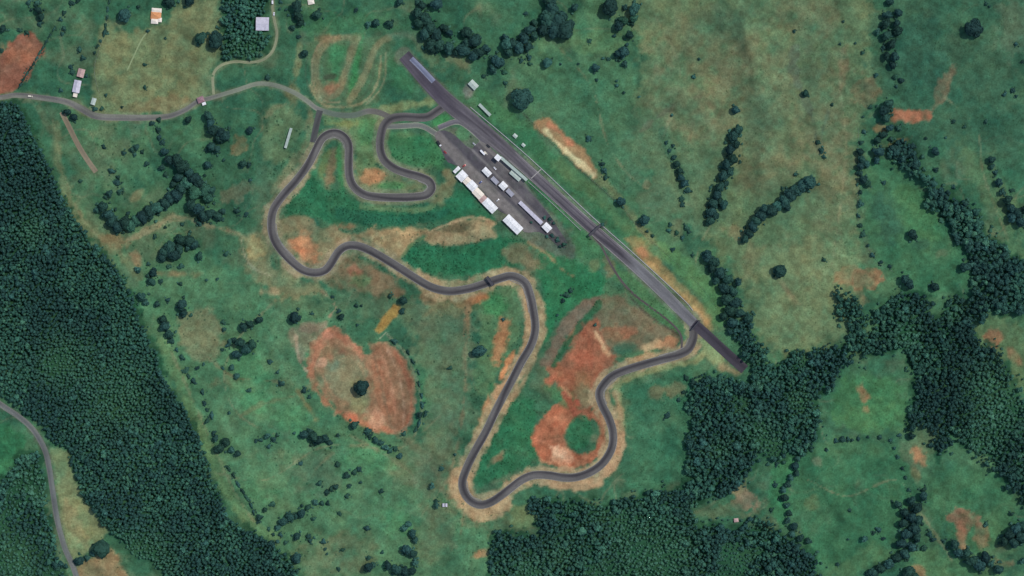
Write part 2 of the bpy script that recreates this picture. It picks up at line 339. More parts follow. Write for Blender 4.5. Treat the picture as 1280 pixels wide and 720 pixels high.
blob([(225, 400), (250, 388), (276, 398), (274, 440), (250, 452), (232, 435)], (112, 116, 90), 0.85, 6, 6)
ell(305, 478, 45, 7, (110, 112, 86), 0.6, 6, 6, 5)
for q in [(545, 660, 30, 40), (400, 700, 35, 30), (510, 580, 25, 30), (560, 560, 18, 50), (335, 585, 30, 25), (440, 690, 30, 25), (560, 640, 35, 14), (640, 655, 30, 12)]:
    ell(*q, (102, 112, 86), 0.6, 12, 12, 0, 0.4)
for q in [(330, 600, 25, 30), (500, 650, 20, 25), (460, 570, 30, 15), (360, 520, 30, 20), (320, 470, 30, 40), (540, 500, 20, 60)]:
    ell(*q, (72, 126, 90), 0.6, 12, 12)
blob([(985, 580), (1020, 560), (1110, 555), (1140, 600), (1130, 660), (1080, 710), (1020, 710), (995, 660), (988, 620)], (58, 104, 76), 0.9, 10, 10, 0.2)
ell(1080, 700, 50, 14, (78, 112, 80), 0.7, 8, 8, -20); ell(1060, 560, 50, 12, (72, 110, 80), 0.6, 8, 8)
ell(1085, 500, 45, 34, (66, 114, 78), 0.85, 10, 8); ell(1100, 520, 40, 20, (80, 122, 82), 0.6, 8, 8); ell(1132, 415, 10, 16, (56, 104, 76), 0.9, 5, 4)
blob([(1170, 590), (1230, 585), (1262, 610), (1270, 660), (1230, 690), (1180, 660), (1160, 620)], (66, 110, 80), 0.8, 10, 10)
blob([(1150, 690), (1200, 700), (1260, 725), (1150, 740)], (80, 118, 84), 0.8, 8, 8)
blob([(968, 580), (995, 570), (985, 620), (985, 660), (965, 652), (958, 610)], (58, 112, 80), 0.9, 5, 5)
blob([(505, 380), (560, 378), (596, 392), (598, 440), (580, 500), (560, 580), (545, 620), (515, 600), (530, 540), (535, 480), (520, 430)], (98, 113, 89), .75, 12, 12, .2)
blob([(330, 372), (380, 366), (440, 370), (500, 366), (520, 385), (505, 400), (470, 395), (440, 400), (400, 396), (350, 392)], (86, 112, 86), .6, 10, 12, .2); ell(590, 440, 8, 40, (92, 110, 88), .5, 6, 8); ell(575, 480, 10, 40, (70, 108, 84), .5, 6, 8)
ell(350, 445, 22, 40, (88, 120, 92), .6, 12, 12); ell(330, 590, 34, 24, (92, 130, 98), .6, 12, 12); ell(350, 640, 20, 16, (84, 116, 88), .5, 10, 10); ell(395, 590, 26, 26, (96, 112, 90), .5, 10, 12)
ell(240, 165, 30, 14, (70, 108, 80), .5, 8, 8); ell(330, 230, 20, 30, (80, 110, 88), .5, 10, 10)
# --- dirt scars in the pastures
for q in [(1136, 144, 24, 8, 0, (164, 106, 84), .85), (1182, 105, 7, 22, 25, (130, 104, 84), .7), (1083, 115, 14, 20, -20, (128, 104, 82), .6), (1054, 80, 5, 26, 5, (122, 106, 84), .6), (1100, 160, 8, 6, 0, (150, 116, 84), .7), (1122, 178, 12, 3, -20, (150, 118, 84), .7),
          (1065, 345, 20, 14, 0, (140, 116, 88), .7), (1085, 350, 18, 16, 0, (156, 108, 84), .65), (1075, 375, 9, 18, 0, (138, 116, 88), .7), (1078, 352, 9, 8, 0, (116, 116, 88), .8), (985, 365, 4, 20, -35, (132, 112, 88), .6), (920, 290, 14, 8, 20, (120, 112, 86), .6), (808, 232, 6, 6, 0, (120, 108, 86), .6),
          (1080, 497, 6, 16, -18, (158, 116, 88), .85), (1240, 422, 9, 14, -25, (150, 106, 84), .75), (1268, 445, 5, 14, -40, (150, 106, 84), .7), (1148, 570, 9, 13, -15, (150, 110, 84), .85), (1145, 592, 4, 12, -15, (124, 112, 82), .7), (1205, 648, 16, 12, 10, (146, 100, 84), .75), (1202, 672, 5, 14, -5, (162, 116, 94), .7), (1228, 672, 8, 16, -30, (126, 104, 82), .7), (1255, 705, 14, 8, 30, (124, 108, 86), .7), (1150, 715, 5, 10, -35, (146, 118, 92), .7),
          (300, 183, 10, 16, 10, (134, 116, 86), .8), (170, 244, 9, 5, -40, (134, 122, 92), .7), (293, 240, 24, 12, -25, (112, 114, 92), .7), (6, 465, 7, 10, 20, (128, 100, 88), .9), (450, 108, 0.1, 0.1, 0, TAN, 0),
          (222, 342, 24, 4, 0, (128, 112, 84), .8), (930, 625, 14, 18, -30, (148, 122, 102), .8), (922, 610, 8, 14, 30, (130, 128, 100), .7), (905, 640, 34, 10, 0, (84, 104, 80), .9), (600, 693, 12, 5, -20, (156, 122, 92), .8), (1022, 578, 6, 6, 0, (110, 122, 100), .7), (1015, 628, 12, 8, 0, (96, 112, 80), .6), (860, 672, 9, 7, 0, (96, 92, 76), .5)]:
    if q[2] > 1: ell(q[0], q[1], q[2], q[3], q[5], q[6] * .95, 3, min(7, min(q[2], q[3]) * .55), q[4], 0.4)
blob([(-20, 95), (8, 62), (22, 46), (36, 42), (48, 52), (54, 60), (44, 82), (26, 108), (8, 117), (-20, 120)], (134, 90, 76), 0.97, 2, 3, 0.05)
ell(26, 68, 16, 12, (152, 102, 80), 0.6, 8, 8)
# --- firebreak and trails in the west
stroke([(68, 160), (74, 200), (84, 240), (100, 275), (125, 298), (150, 318), (172, 345)], 13, (102, 116, 88), 0.85, 4, 5, 0.15)
stroke([(205, 430), (222, 470), (240, 515), (262, 565), (285, 615), (315, 655), (345, 675)], 15, (94, 126, 90), 0.9, 4, 4, 0.1)
for pl_ in ([(66, 150), (74, 190), (86, 235), (104, 275), (128, 300), (152, 318)], [(214, 440), (232, 480), (250, 520), (272, 570), (296, 620), (318, 652)], [(150, 304), (190, 290), (216, 276), (250, 280), (300, 292)], [(380, 600), (430, 560), (500, 560), (550, 520)], [(262, 590), (330, 600), (400, 560), (460, 556)], [(500, 690), (530, 640), (560, 600), (572, 560)], [(340, 380), (300, 420), (280, 470), (300, 520), (360, 550)], [(900, 420), (870, 330), (900, 260)], [(820, 20), (850, 90), (830, 170)], [(1060, 20), (1050, 100), (1058, 180), (1050, 260), (1040, 330)], [(1180, 120), (1220, 160), (1230, 220), (1260, 300)], [(1010, 600), (1060, 620), (1120, 600), (1150, 640), (1190, 700)], [(700, 60), (740, 110), (760, 180), (800, 230), (870, 260)]):
    stroke(pl_, 1.6, (124, 126, 100), .55, 1, 1.6, .3)
ell(146, 303, 18, 8, (126, 114, 86), .8, 4, 5, 15); ell(168, 322, 10, 7, (138, 116, 90), .75, 4, 4, 40)
stroke([(160, 300), (195, 283), (216, 271), (240, 275), (262, 283), (290, 290), (310, 300)], 5, (124, 120, 96), 0.8, 3, 3, 0.2)
stroke([(50, 135), (60, 155), (68, 175)], 6, (92, 108, 84), 0.8, 3, 3)
ell(30, 640, 30, 40, (36, 78, 62), .8, 10, 10)
# --- around the circuit, west
ell(395, 245, 60, 50, (66, 104, 80), .6, 14, 12)
blob([(300, 300), (335, 290), (345, 330), (385, 350), (400, 365), (350, 372), (312, 335)], (122, 122, 94), 0.75, 6, 8, 0.3)
ell(318, 312, 14, 14, (158, 142, 102), .7, 6, 8, 0, 0.3); ell(340, 365, 10, 6, (160, 142, 112), .7, 4, 4)
stroke([(302, 300), (306, 320), (318, 336), (340, 345)], 2.5, (150, 148, 124), .7, 1.5, 1)
blob([(338, 130), (365, 132), (378, 150), (368, 180), (345, 205), (325, 180)], (90, 114, 86), .8, 6, 6, 0.2)
stroke([(365, 130), (345, 133), (332, 150), (324, 172)], 4, (116, 118, 92), .6, 2, 3)
stroke([(388, 135), (388, 160), (378, 190), (358, 215), (340, 240)], 8, (112, 118, 92), .7, 4, 4, 0.2)
ell(365, 118, 10, 16, (122, 116, 84), .6, 4, 4, 10); stroke([(372, 55), (374, 80), (368, 100), (362, 112)], 5, (118, 116, 86), .7, 3, 3)
# motocross loop
blob([(395, 50), (480, 42), (490, 60), (470, 125), (430, 135), (400, 125), (388, 90)], (80, 108, 82), .85, 5, 5)
ell(420, 78, 11, 24, (62, 112, 78), .9, 5, 4, 8); ell(445, 85, 6, 34, (56, 118, 76), .9, 4, 3, 12)
stroke([(447, 47), (424, 47), (406, 55), (396, 75), (396, 100), (408, 120), (424, 112), (432, 88), (441, 62), (446, 48)], 9, (118, 117, 92), .92, 2.5, 1.5, 0.1); stroke([(450, 47), (424, 45), (402, 53), (391, 75), (391, 102), (404, 126), (424, 128)], 2, (142, 132, 108), .7, 1.2, 1)
stroke([(486, 47), (472, 56), (461, 80), (450, 106), (437, 126)], 9, (118, 121, 94), .92, 2.5, 1.5, 0.1)
stroke([(476, 70), (474, 95), (466, 116), (450, 130), (420, 134), (400, 128), (388, 108)], 3, (134, 132, 104), .85, 1.3, 1); stroke([(482, 66), (482, 92), (474, 114), (458, 130)], 2, (128, 130, 104), .7, 1.2, 1); stroke([(468, 75), (466, 95), (456, 118), (440, 131)], 1.6, (76, 92, 74), .6, 1, 1); stroke([(486, 44), (506, 42), (520, 52), (524, 62)], 3, (112, 124, 102), .7, 1.5, 1); stroke([(384, 70), (382, 95), (390, 120)], 2, (70, 88, 72), .6, 1, 1)
ell(411, 110, 9, 7, (140, 102, 82), .8, 3, 3); ell(412, 95, 9, 4, (66, 74, 60), .85, 2, 2, -15); ell(414, 47, 14, 4, (128, 108, 84), .7, 3, 3); ell(440, 30, 60, 14, (66, 112, 78), .5, 8, 8)
ell(500, 95, 14, 22, (58, 106, 76), .85, 6, 5, -30); ell(540, 72, 26, 9, (104, 120, 90), .5, 6, 6, 42); stroke([(486, 44), (510, 44), (526, 54)], 8, (88, 112, 92), .6, 4, 4)
stroke([(480, 136), (510, 132), (535, 128), (552, 120)], 9, (122, 134, 96), .8, 4, 3)
blob([(404, 148), (470, 150), (472, 200), (460, 225), (444, 220), (442, 180), (430, 160), (408, 158)], (98, 124, 88), .85, 4, 4); ell(430, 155, 18, 4, (132, 132, 86), .7, 3, 3); ell(460, 165, 12, 16, (72, 122, 82), .7, 5, 5)
ell(413, 215, 7, 34, (112, 102, 80), .85, 4, 4, 8); ell(404, 205, 6, 24, (104, 118, 76), .6, 3, 4, 15); ell(426, 205, 5, 34, (62, 124, 80), .8, 3, 3)
blob([(484, 165), (520, 165), (540, 172), (555, 195), (558, 212), (540, 210), (505, 205), (488, 195), (482, 180)], (58, 112, 76), .9, 4, 4, 0.1); ell(512, 168, 18, 3, (96, 122, 90), .5, 3, 2)
blob([(446, 212), (480, 212), (500, 224), (528, 230), (532, 236), (510, 240), (470, 240), (452, 234)], (112, 122, 92), .85, 4, 3); ell(466, 221, 13, 9, (172, 124, 92), .75, 4, 4); ell(492, 232, 20, 4, (72, 126, 80), .7, 3, 2)
# green basin
blob([(360, 250), (390, 205), (408, 235), (428, 235), (450, 255), (500, 262), (545, 258), (575, 232), (600, 258), (618, 275), (600, 280), (570, 275), (520, 282), (470, 284), (420, 280), (385, 272), (352, 275)], (44, 102, 74), .92, 6, 5, 0.15)
blob([(420, 262), (470, 268), (530, 266), (560, 262), (540, 280), (480, 284), (430, 280)], (36, 92, 74), .7, 5, 5)
ell(390, 281, 12, 9, (40, 92, 76), .8, 4, 3); stroke([(452, 258), (490, 262), (530, 262), (552, 252)], 5, (104, 126, 92), .6, 2, 2)
ell(556, 238, 10, 20, (120, 116, 88), .7, 5, 5, 25); ell(562, 222, 9, 12, (126, 120, 92), .7, 4, 4)
blob([(345, 275), (380, 268), (400, 285), (420, 282), (440, 292), (470, 284), (505, 288), (540, 290), (520, 300), (500, 325), (470, 308), (440, 296), (425, 305), (405, 332), (380, 330), (356, 310)], (124, 118, 92), .9, 4, 4, 0.25)
blob([(360, 300), (372, 290), (388, 292), (398, 312), (402, 326), (388, 332), (372, 318)], (188, 128, 96), .9, 5, 5, 0.25); ell(378, 300, 9, 7, (206, 150, 112), .6, 4, 4)
blob([(455, 288), (500, 285), (530, 288), (515, 305), (500, 322), (478, 310)], (158, 140, 108), .8, 5, 5, 0.2); ell(435, 284, 14, 6, (126, 106, 82), .8, 3, 3)
blob([(505, 330), (512, 308), (540, 306), (580, 308), (620, 298), (645, 300), (655, 330), (620, 338), (580, 345), (545, 343), (520, 338)], (42, 104, 75), .93, 4, 4, 0.12)
stroke([(502, 322), (512, 308), (530, 298), (545, 296)], 3, (92, 114, 80), .8, 2, 1)
blob([(535, 290), (575, 278), (600, 272), (615, 278), (618, 296), (590, 302), (555, 308), (530, 300)], (150, 134, 106), .9, 3, 3, 0.15); ell(565, 285, 22, 5, (84, 84, 66), .85, 3, 3, -6); stroke([(540, 288), (580, 273), (600, 272), (618, 280)], 2.5, (168, 150, 122), .7, 1.5, 1)
# --- circuit, south
blob([(520, 362), (560, 372), (600, 364), (630, 355), (645, 358), (650, 385), (648, 420), (640, 440), (622, 470), (605, 500), (590, 480), (600, 400), (560, 378)], (84, 116, 84), .8, 6, 5)
ell(618, 380, 16, 14, (62, 122, 80), .8, 5, 4); ell(590, 374, 22, 7, (176, 116, 82), .85, 4, 4, -12); ell(565, 385, 25, 10, (116, 112, 84), .7, 6, 6); ell(530, 372, 14, 6, (142, 112, 86), .7, 4, 4)
ell(627, 425, 8, 22, (178, 124, 90), .8, 4, 5, 10); ell(634, 458, 5, 26, (204, 138, 98), .95, 2, 3, 28); ell(613, 502, 5, 24, (174, 132, 98), .85, 3, 3, 25); ell(598, 535, 4, 18, (160, 134, 100), .7, 3, 3, 22); ell(585, 395, 4, 26, (146, 112, 84), .7, 3, 3)
blob([(412, 330), (440, 320), (475, 335), (500, 350), (510, 365), (470, 372), (430, 362), (405, 350)], (128, 106, 84), .8, 6, 6, 0.35); ell(445, 338, 9, 6, (150, 98, 80), .7, 4, 4); ell(452, 352, 12, 8, (86, 116, 82), .7, 4, 5)
blob([(468, 412), (480, 395), (492, 380), (500, 382), (496, 395), (484, 408), (474, 418)], (152, 124, 72), .95, 2, 2, 0.05)
stroke([(415, 372), (420, 385), (412, 395)], 3, (160, 138, 116), .8, 2, 2)
# dirt oval
OV = [(383, 450), (386, 436), (396, 424), (408, 412), (418, 406), (432, 414), (444, 428), (453, 440), (460, 441), (464, 431), (474, 427), (490, 431), (504, 447), (516, 470), (522, 500), (518, 522), (504, 540), (484, 541), (462, 534), (440, 526), (422, 514), (404, 494), (390, 472)]
blob([(366, 412), (382, 403), (410, 404), (404, 424), (388, 440), (376, 456), (368, 436)], (126, 116, 98), .7, 4, 6, .3)
blob(OV, (146, 112, 90), .93, 3, 4, 0.25)
blob([(408, 448), (428, 440), (446, 446), (460, 462), (464, 490), (458, 518), (440, 514), (416, 494), (404, 470)], (118, 118, 94), .92, 3, 5, 0.2)
ell(418, 456, 9, 8, (98, 114, 96), .85, 4, 4); ell(448, 500, 12, 16, (124, 126, 92), .6, 4, 6); ell(398, 475, 5, 12, (112, 118, 92), .6, 3, 4, -25)
stroke([(388, 462), (398, 436), (414, 416), (436, 428), (452, 444)], 10, (164, 112, 90), .9, 3, 4, 0.25); stroke([(408, 414), (418, 408), (432, 418), (446, 434)], 4, (184, 120, 98), .8, 2, 3, 0.2)
stroke([(388, 462), (396, 488), (414, 508), (432, 520), (462, 532), (488, 538)], 7, (164, 112, 88), .9, 3, 4, 0.25)
blob([(464, 436), (476, 431), (492, 436), (506, 455), (515, 480), (519, 508), (512, 530), (496, 540), (478, 520), (468, 490), (464, 460)], (146, 106, 84), .9, 2, 3, 0.1)
for pts_, w_, c_, a_ in (([(466, 440), (474, 470), (482, 505), (490, 535)], 3, (118, 98, 80), .7), ([(474, 436), (486, 470), (493, 505), (495, 538)], 3.5, (168, 122, 100), .7), ([(484, 436), (498, 468), (505, 505), (504, 532)], 2.5, (178, 138, 116), .7), ([(494, 440), (508, 470), (514, 502), (509, 528)], 4, (156, 98, 78), .7), ([(470, 436), (480, 475), (488, 515)], 2, (132, 92, 74), .6),
    ([(424, 450), (436, 446), (450, 456), (456, 472)], 1.6, (150, 130, 104), .7), ([(430, 456), (440, 454), (450, 464), (453, 476)], 1.6, (96, 100, 78), .6), ([(416, 446), (434, 438), (452, 450), (462, 470)], 1.6, (110, 96, 78), .6), ([(452, 496), (456, 510), (450, 520)], 2, (124, 128, 96), .6), ([(404, 470), (412, 488), (430, 506)], 2, (176, 134, 108), .6), ([(500, 540), (510, 532), (518, 515), (520, 495)], 2, (128, 122, 104), .7)):
    stroke(pts_, w_, c_, a_, 1.3, 1.4, .15)
ell(400, 455, 9, 6, (182, 142, 120), .75, 2.5, 4, -40); ell(426, 440, 8, 5, (132, 96, 78), .6, 3, 4); ell(472, 522, 9, 12, (172, 134, 112), .7, 3, 5); ell(408, 420, 8, 5, (176, 128, 108), .6, 3, 4); ell(440, 520, 10, 4, (172, 106, 84), .7, 3, 3, 20)
stroke([(370, 420), (374, 450), (384, 464)], 3, (162, 142, 122), .8, 1.5, 2); stroke([(372, 490), (386, 510), (395, 525)], 6, (124, 118, 84), .7, 3, 3); ell(388, 410, 14, 6, (132, 118, 102), .8, 3, 4)
stroke([(490, 426), (504, 438), (514, 458), (523, 482), (527, 520), (518, 545)], 3, (112, 126, 102), .8, 1.5, 1); stroke([(474, 424), (482, 416), (490, 424)], 2, (132, 138, 118), .7, 1, 1); stroke([(505, 400), (520, 425), (535, 460), (540, 500)], 9, (96, 122, 92), .5, 4, 4)
# infield red
blob([(612, 480), (640, 500), (668, 500), (668, 540), (676, 570), (660, 585), (625, 600), (600, 610), (590, 600), (600, 570), (620, 530)], (46, 104, 74), .92, 5, 5, 0.12); ell(622, 572, 14, 4, (140, 116, 92), .8, 3, 3, -45)
blob([(675, 310), (700, 320), (730, 330), (760, 345), (750, 375), (720, 380), (690, 410), (680, 440), (680, 380), (670, 340)], (46, 108, 75), .92, 5, 5, 0.12)
blob([(700, 300), (740, 300), (770, 330), (800, 350), (830, 380), (860, 408), (855, 425), (835, 418), (800, 385), (770, 350), (730, 325)], (72, 116, 80), .8, 4, 5, 0.2)
ell(655, 322, 26, 12, (116, 106, 84), .75, 6, 6, 15); stroke([(660, 302), (685, 318), (700, 335), (715, 345)], 3, (150, 128, 98), .7, 2, 2)
ell(745, 330, 8, 8, (110, 116, 84), .7, 4, 4); ell(760, 335, 8, 14, (112, 104, 84), .7, 4, 4)
blob([(742, 395), (752, 372), (778, 366), (792, 378), (822, 402), (848, 418), (850, 436), (820, 436), (790, 440), (765, 435), (745, 420)], (112, 102, 84), .9, 5, 6, 0.15)
blob([(680, 455), (700, 448), (718, 425), (734, 402), (748, 400), (752, 420), (760, 435), (775, 445), (764, 462), (748, 476), (742, 500), (738, 525), (722, 512), (705, 492), (688, 478)], (148, 94, 74), .95, 4, 5, 0.15)
ell(700, 470, 22, 12, (150, 98, 74), .6, 6, 8); ell(722, 425, 14, 18, (166, 98, 76), .7, 5, 7, 20); ell(690, 475, 8, 8, (164, 98, 78), .6, 4, 6); ell(728, 448, 12, 12, (160, 96, 76), .6, 4, 8); ell(728, 480, 10, 14, (130, 104, 78), .7, 5, 4); ell(770, 416, 22, 7, (150, 102, 80), .7, 5, 5); ell(782, 436, 16, 8, (50, 92, 76), .85, 4, 3, -10); ell(765, 420, 10, 8, (96, 92, 72), .6, 5, 5)
ell(815, 432, 14, 5, (184, 156, 122), .85, 3, 3, -8); ell(838, 430, 10, 8, (160, 120, 92), .8, 3, 3); ell(805, 446, 20, 4, (168, 132, 98), .8, 3, 2, -18); ell(755, 436, 3, 12, (196, 156, 122), .8, 2, 2, -35)
blob([(664, 545), (676, 525), (690, 505), (712, 500), (722, 512), (712, 530), (705, 545), (712, 562), (735, 568), (748, 552), (746, 530), (738, 515), (748, 508), (758, 530), (758, 560), (742, 580), (715, 588), (690, 582), (668, 565)], (156, 98, 76), .95, 3, 4, 0.12)
ell(703, 570, 12, 10, (196, 146, 118), .75, 4, 4); blob([(706, 545), (712, 530), (724, 523), (737, 526), (743, 541), (738, 556), (722, 563), (709, 557)], (44, 98, 70), .93, 3, 5, .15); ell(690, 522, 9, 9, (176, 118, 92), .5, 4, 4); ell(720, 505, 8, 8, (150, 80, 66), .7, 4, 4); ell(700, 495, 20, 10, (62, 106, 74), .7, 4, 4, 30); ell(732, 500, 8, 10, (100, 112, 92), .7, 4, 3)
blob([(672, 458), (682, 440), (700, 408), (722, 384), (740, 370), (752, 370), (744, 384), (722, 404), (702, 432), (690, 460)], (112, 98, 86), .92, 3, 4, 0.1); stroke([(692, 456), (704, 438), (720, 415), (734, 397), (748, 380)], 7, (48, 92, 66), .9, 2, 3); stroke([(700, 452), (716, 428), (732, 404)], 2.5, (60, 62, 54), .5, 1.5, 2)
for pts_, w_, c_, a_ in (([(704, 492), (712, 502), (718, 516)], 7, (146, 84, 68), .9), ([(744, 414), (750, 424), (757, 438)], 3, (196, 160, 128), .8), ([(690, 470), (702, 482), (714, 496)], 2, (184, 122, 96), .6), ([(708, 450), (722, 436), (734, 416)], 2, (178, 112, 90), .6), ([(684, 462), (700, 462), (720, 470)], 2, (120, 76, 62), .5), ([(728, 404), (736, 420), (742, 440), (740, 462)], 2, (128, 80, 66), .5),
    ([(668, 548), (680, 552), (700, 548)], 2, (176, 118, 96), .6), ([(676, 576), (696, 580), (715, 584), (736, 578)], 2.5, (178, 128, 100), .7), ([(752, 522), (757, 545), (750, 566)], 2, (186, 140, 110), .7)):
    stroke(pts_, w_, c_, a_, 1.3, 1.6, .15)
ell(700, 566, 9, 5, (206, 168, 142), .75, 2, 4, 30); ell(712, 574, 7, 4, (198, 152, 126), .7, 2, 3, 20); ell(728, 492, 7, 12, (112, 104, 80), .7, 3, 5)
blob([(786, 485), (830, 470), (862, 462), (866, 500), (862, 560), (850, 600), (810, 612), (785, 615), (782, 590), (790, 555), (786, 510)], (58, 104, 80), .92, 5, 4, 0.1)
ell(818, 492, 12, 8, (102, 104, 80), .8, 4, 4); ell(845, 486, 12, 8, (112, 112, 86), .7, 4, 4, -20)
ell(655, 645, 22, 14, (104, 122, 86), .8, 6, 6)
# --- north east of the straight
stroke([(600, 125), (650, 165), (700, 212), (760, 268), (800, 305)], 24, (60, 108, 76), .8, 6, 5)
stroke([(700, 205), (750, 250), (790, 290), (820, 320)], 16, (86, 114, 80), .7, 6, 6)
stroke([(650, 138), (668, 156), (700, 190), (747, 232), (780, 262), (802, 290), (840, 325), (875, 358)], 2.2, (64, 80, 62), .8, 1.2, 1)
stroke([(735, 205), (765, 240), (790, 270), (805, 292), (835, 315)], 7, (116, 120, 88), .7, 4, 4)
blob([(668, 152), (682, 146), (698, 158), (716, 176), (732, 192), (746, 212), (744, 222), (730, 212), (712, 198), (692, 180), (676, 166)], (152, 122, 92), .92, 3, 3, 0.05)
stroke([(682, 164), (700, 182), (716, 196), (735, 211), (742, 218)], 6, (204, 188, 150), .9, 2.5, 2); stroke([(688, 156), (704, 170), (714, 180)], 6, (176, 118, 92), .8, 3, 3)
blob([(780, 298), (800, 300), (822, 325), (850, 350), (876, 378), (890, 398), (888, 412), (872, 398), (848, 372), (820, 345), (795, 320)], (138, 124, 88), .92, 4, 4, 0.1)
stroke([(812, 330), (835, 352), (860, 376), (882, 402)], 6, (170, 140, 98), .8, 3, 3); ell(803, 316, 9, 5, (172, 118, 88), .8, 3, 3, 40); ell(800, 300, 8, 6, (142, 130, 88), .6, 3, 3)
blob([(820, 300), (870, 330), (900, 370), (912, 405), (898, 412), (880, 380), (845, 345)], (76, 118, 80), .85, 5, 4)
ell(846, 286, 10, 14, (98, 108, 84), .6, 4, 4); blob([(560, 100), (590, 115), (600, 140), (580, 132), (560, 118)], (76, 116, 86), .8, 5, 4)
ell(585, 113, 6, 8, (120, 118, 118), .7, 3, 3); ell(575, 78, 14, 8, (108, 112, 88), .6, 5, 5, 35)
# --- verges
iA = CIRCUIT.index((396, 185)); iB = CIRCUIT.index((495, 332))
stroke(CIRCUIT[:iB + 1], 23, (158, 141, 114), .93, 3, 3.6, 0.35); stroke(CIRCUIT[iB:iA + 1], 21, (140, 131, 109), .9, 3, 3.6, 0.4); stroke([(655, 362), (660, 385), (661, 410), (654, 440), (640, 464), (622, 494)], 8, (170, 132, 102), .6, 2, 3); stroke(CIRCUIT[iA:-6], 17.5, (114, 120, 98), .85, 3, 2, 0.1)
stroke([(577, 596), (576, 616), (588, 632), (606, 638), (625, 630)], 26, (164, 142, 112), .92, 3, 3); stroke([(755, 590), (768, 575), (774, 550), (772, 530)], 14, (166, 138, 110), .9, 3, 2); stroke([(690, 604), (720, 607), (748, 602)], 12, (164, 140, 112), .9, 3, 2)
stroke([(880, 442), (868, 452), (845, 456), (815, 464), (785, 474), (770, 484), (775, 505), (778, 535)], 7, (132, 138, 100), .85, 3, 2); stroke([(768, 490), (776, 520), (776, 560)], 6, (156, 132, 104), .8, 3, 2)
stroke([(570, 590), (562, 608), (566, 628), (580, 642)], 6, (140, 126, 100), .7, 3, 3); stroke([(580, 640), (578, 655), (576, 668)], 4, (130, 118, 92), .6, 3, 3); stroke([(672, 365), (679, 395), (674, 430), (660, 465), (640, 500)], 5, (152, 134, 106), .7, 3, 2)
stroke([(788, 372), (808, 392), (838, 412), (851, 422), (852, 436)], 2.5, (74, 70, 66), .85, 1.2, .6); stroke([(758, 318), (768, 338), (780, 358), (795, 372)], 2.5, (82, 76, 70), .7, 1.4, 1)
stroke(STRAIGHT[3:], 21, (98, 112, 96), .7, 2, 1); stroke([(550, 120), (580, 140), (640, 182), (672, 212), (735, 268), (790, 317), (850, 374), (872, 395)], 4, (104, 118, 100), .6, 2, 1); stroke(STRAIGHT[:4], 22, (96, 100, 88), .7, 3, 2)
stroke(ROAD, 9, (112, 120, 98), .6, 3, 3); stroke(SWROAD, 9, (92, 96, 84), .6, 3, 3); stroke(DRIVE, 6, (112, 124, 98), .6, 3, 2)
blob([(540, 165), (560, 158), (600, 170), (640, 204), (680, 255), (720, 312), (700, 320), (650, 295), (610, 262), (570, 214)], (96, 104, 92), .8, 3, 3); ell(578, 168, 9, 10, (76, 116, 86), .95, 3, 2, 30); ell(706, 308, 14, 8, (66, 78, 72), .7, 5, 4, 45)
ell(552, 150, 12, 6, (64, 122, 78), .95, 2, 1, -25); stroke([(660, 225), (685, 250), (715, 280), (735, 300)], 9, (66, 112, 78), .85, 3, 2)
blob([(878, 425), (886, 424), (905, 442), (904, 455), (892, 456), (880, 440)], (128, 142, 104), .95, 3, 2); ell(912, 462, 14, 6, (140, 128, 100), .8, 4, 4, 10)
# --- forest floor
for w in (W_PLANT, W_SW, W_MID, W_EAST, W_NE, W_N):
    blob(w, (38, 78, 58), .9, 4, 9, 0.0, False)

# drainage lines and darker damp ground
for pl_, w_, c_, a_ in (([(995, 60), (992, 85), (1000, 110), (1012, 135)], 9, (88, 100, 88), .6), ([(1012, 140), (1020, 165), (1022, 185)], 3, (70, 84, 72), .7), ([(1035, 140), (1028, 165), (1026, 190)], 5, (78, 96, 82), .6),
    ([(828, 165), (838, 185), (850, 220), (856, 245)], 12, (60, 98, 78), .6), ([(875, 120), (845, 130), (800, 165)], 3, (100, 98, 84), .5), ([(905, 215), (895, 270)], 22, (74, 106, 84), .5), ([(940, 250), (985, 225), (1015, 215)], 26, (80, 108, 84), .4),
    ([(300, 520), (330, 505), (375, 492), (400, 470)], 2.4, (104, 110, 84), .6), ([(253, 440), (290, 470), (340, 476), (352, 478)], 3, (118, 110, 86), .6), ([(580, 400), (582, 470), (575, 540), (560, 600)], 3, (118, 108, 86), .6), ([(500, 545), (520, 560), (540, 580), (560, 620)], 8, (108, 110, 88), .5),
    ([(430, 540), (500, 580), (520, 600)], 2.5, (112, 114, 92), .5), ([(600, 365), (585, 380), (580, 420)], 3, (140, 110, 86), .6), ([(412, 395), (418, 380), (405, 365)], 3, (150, 130, 108), .7), ([(65, 180), (120, 230)], 4, (84, 110, 82), .4)):
    stroke(pl_, w_, c_, a_, 2, 3, 0.2)
# every surface of soil and grass varies in tone and tint from metre to metre
q1 = fbm(GX, GY, 7, 401, 2) - .5; q2 = fbm(GX, GY, 16, 405, 3) - .5; q3 = fbm(GX, GY, 34, 409, 3) - .5
ca_, sa_ = math.cos(.66), math.sin(.66); q4 = fbm((GX * ca_ + GY * sa_) / 5, -GX * sa_ + GY * ca_, 6, 413, 2) - .5
vein = 1 - np.abs(2 * fbm(GX + 10 * vnoise(GX, GY, 22, 431), GY, 36, 433, 3) - 1); vein = st(vein, .86, 1.0) * st(fbm(GX, GY, 90, 437, 2), .45, .62)
C = C * (1 - .14 * vein)[..., None]
C = C * (1 + .50 * q1 + .34 * q2 + .18 * q3 + .38 * q4)[..., None]
tw = .26 * q2 + .34 * q3 - .25 * q1
C = np.clip(C * np.stack([1 + 1.1 * tw, 1 + .10 * tw, 1 - .12 * tw], -1), .004, .8)
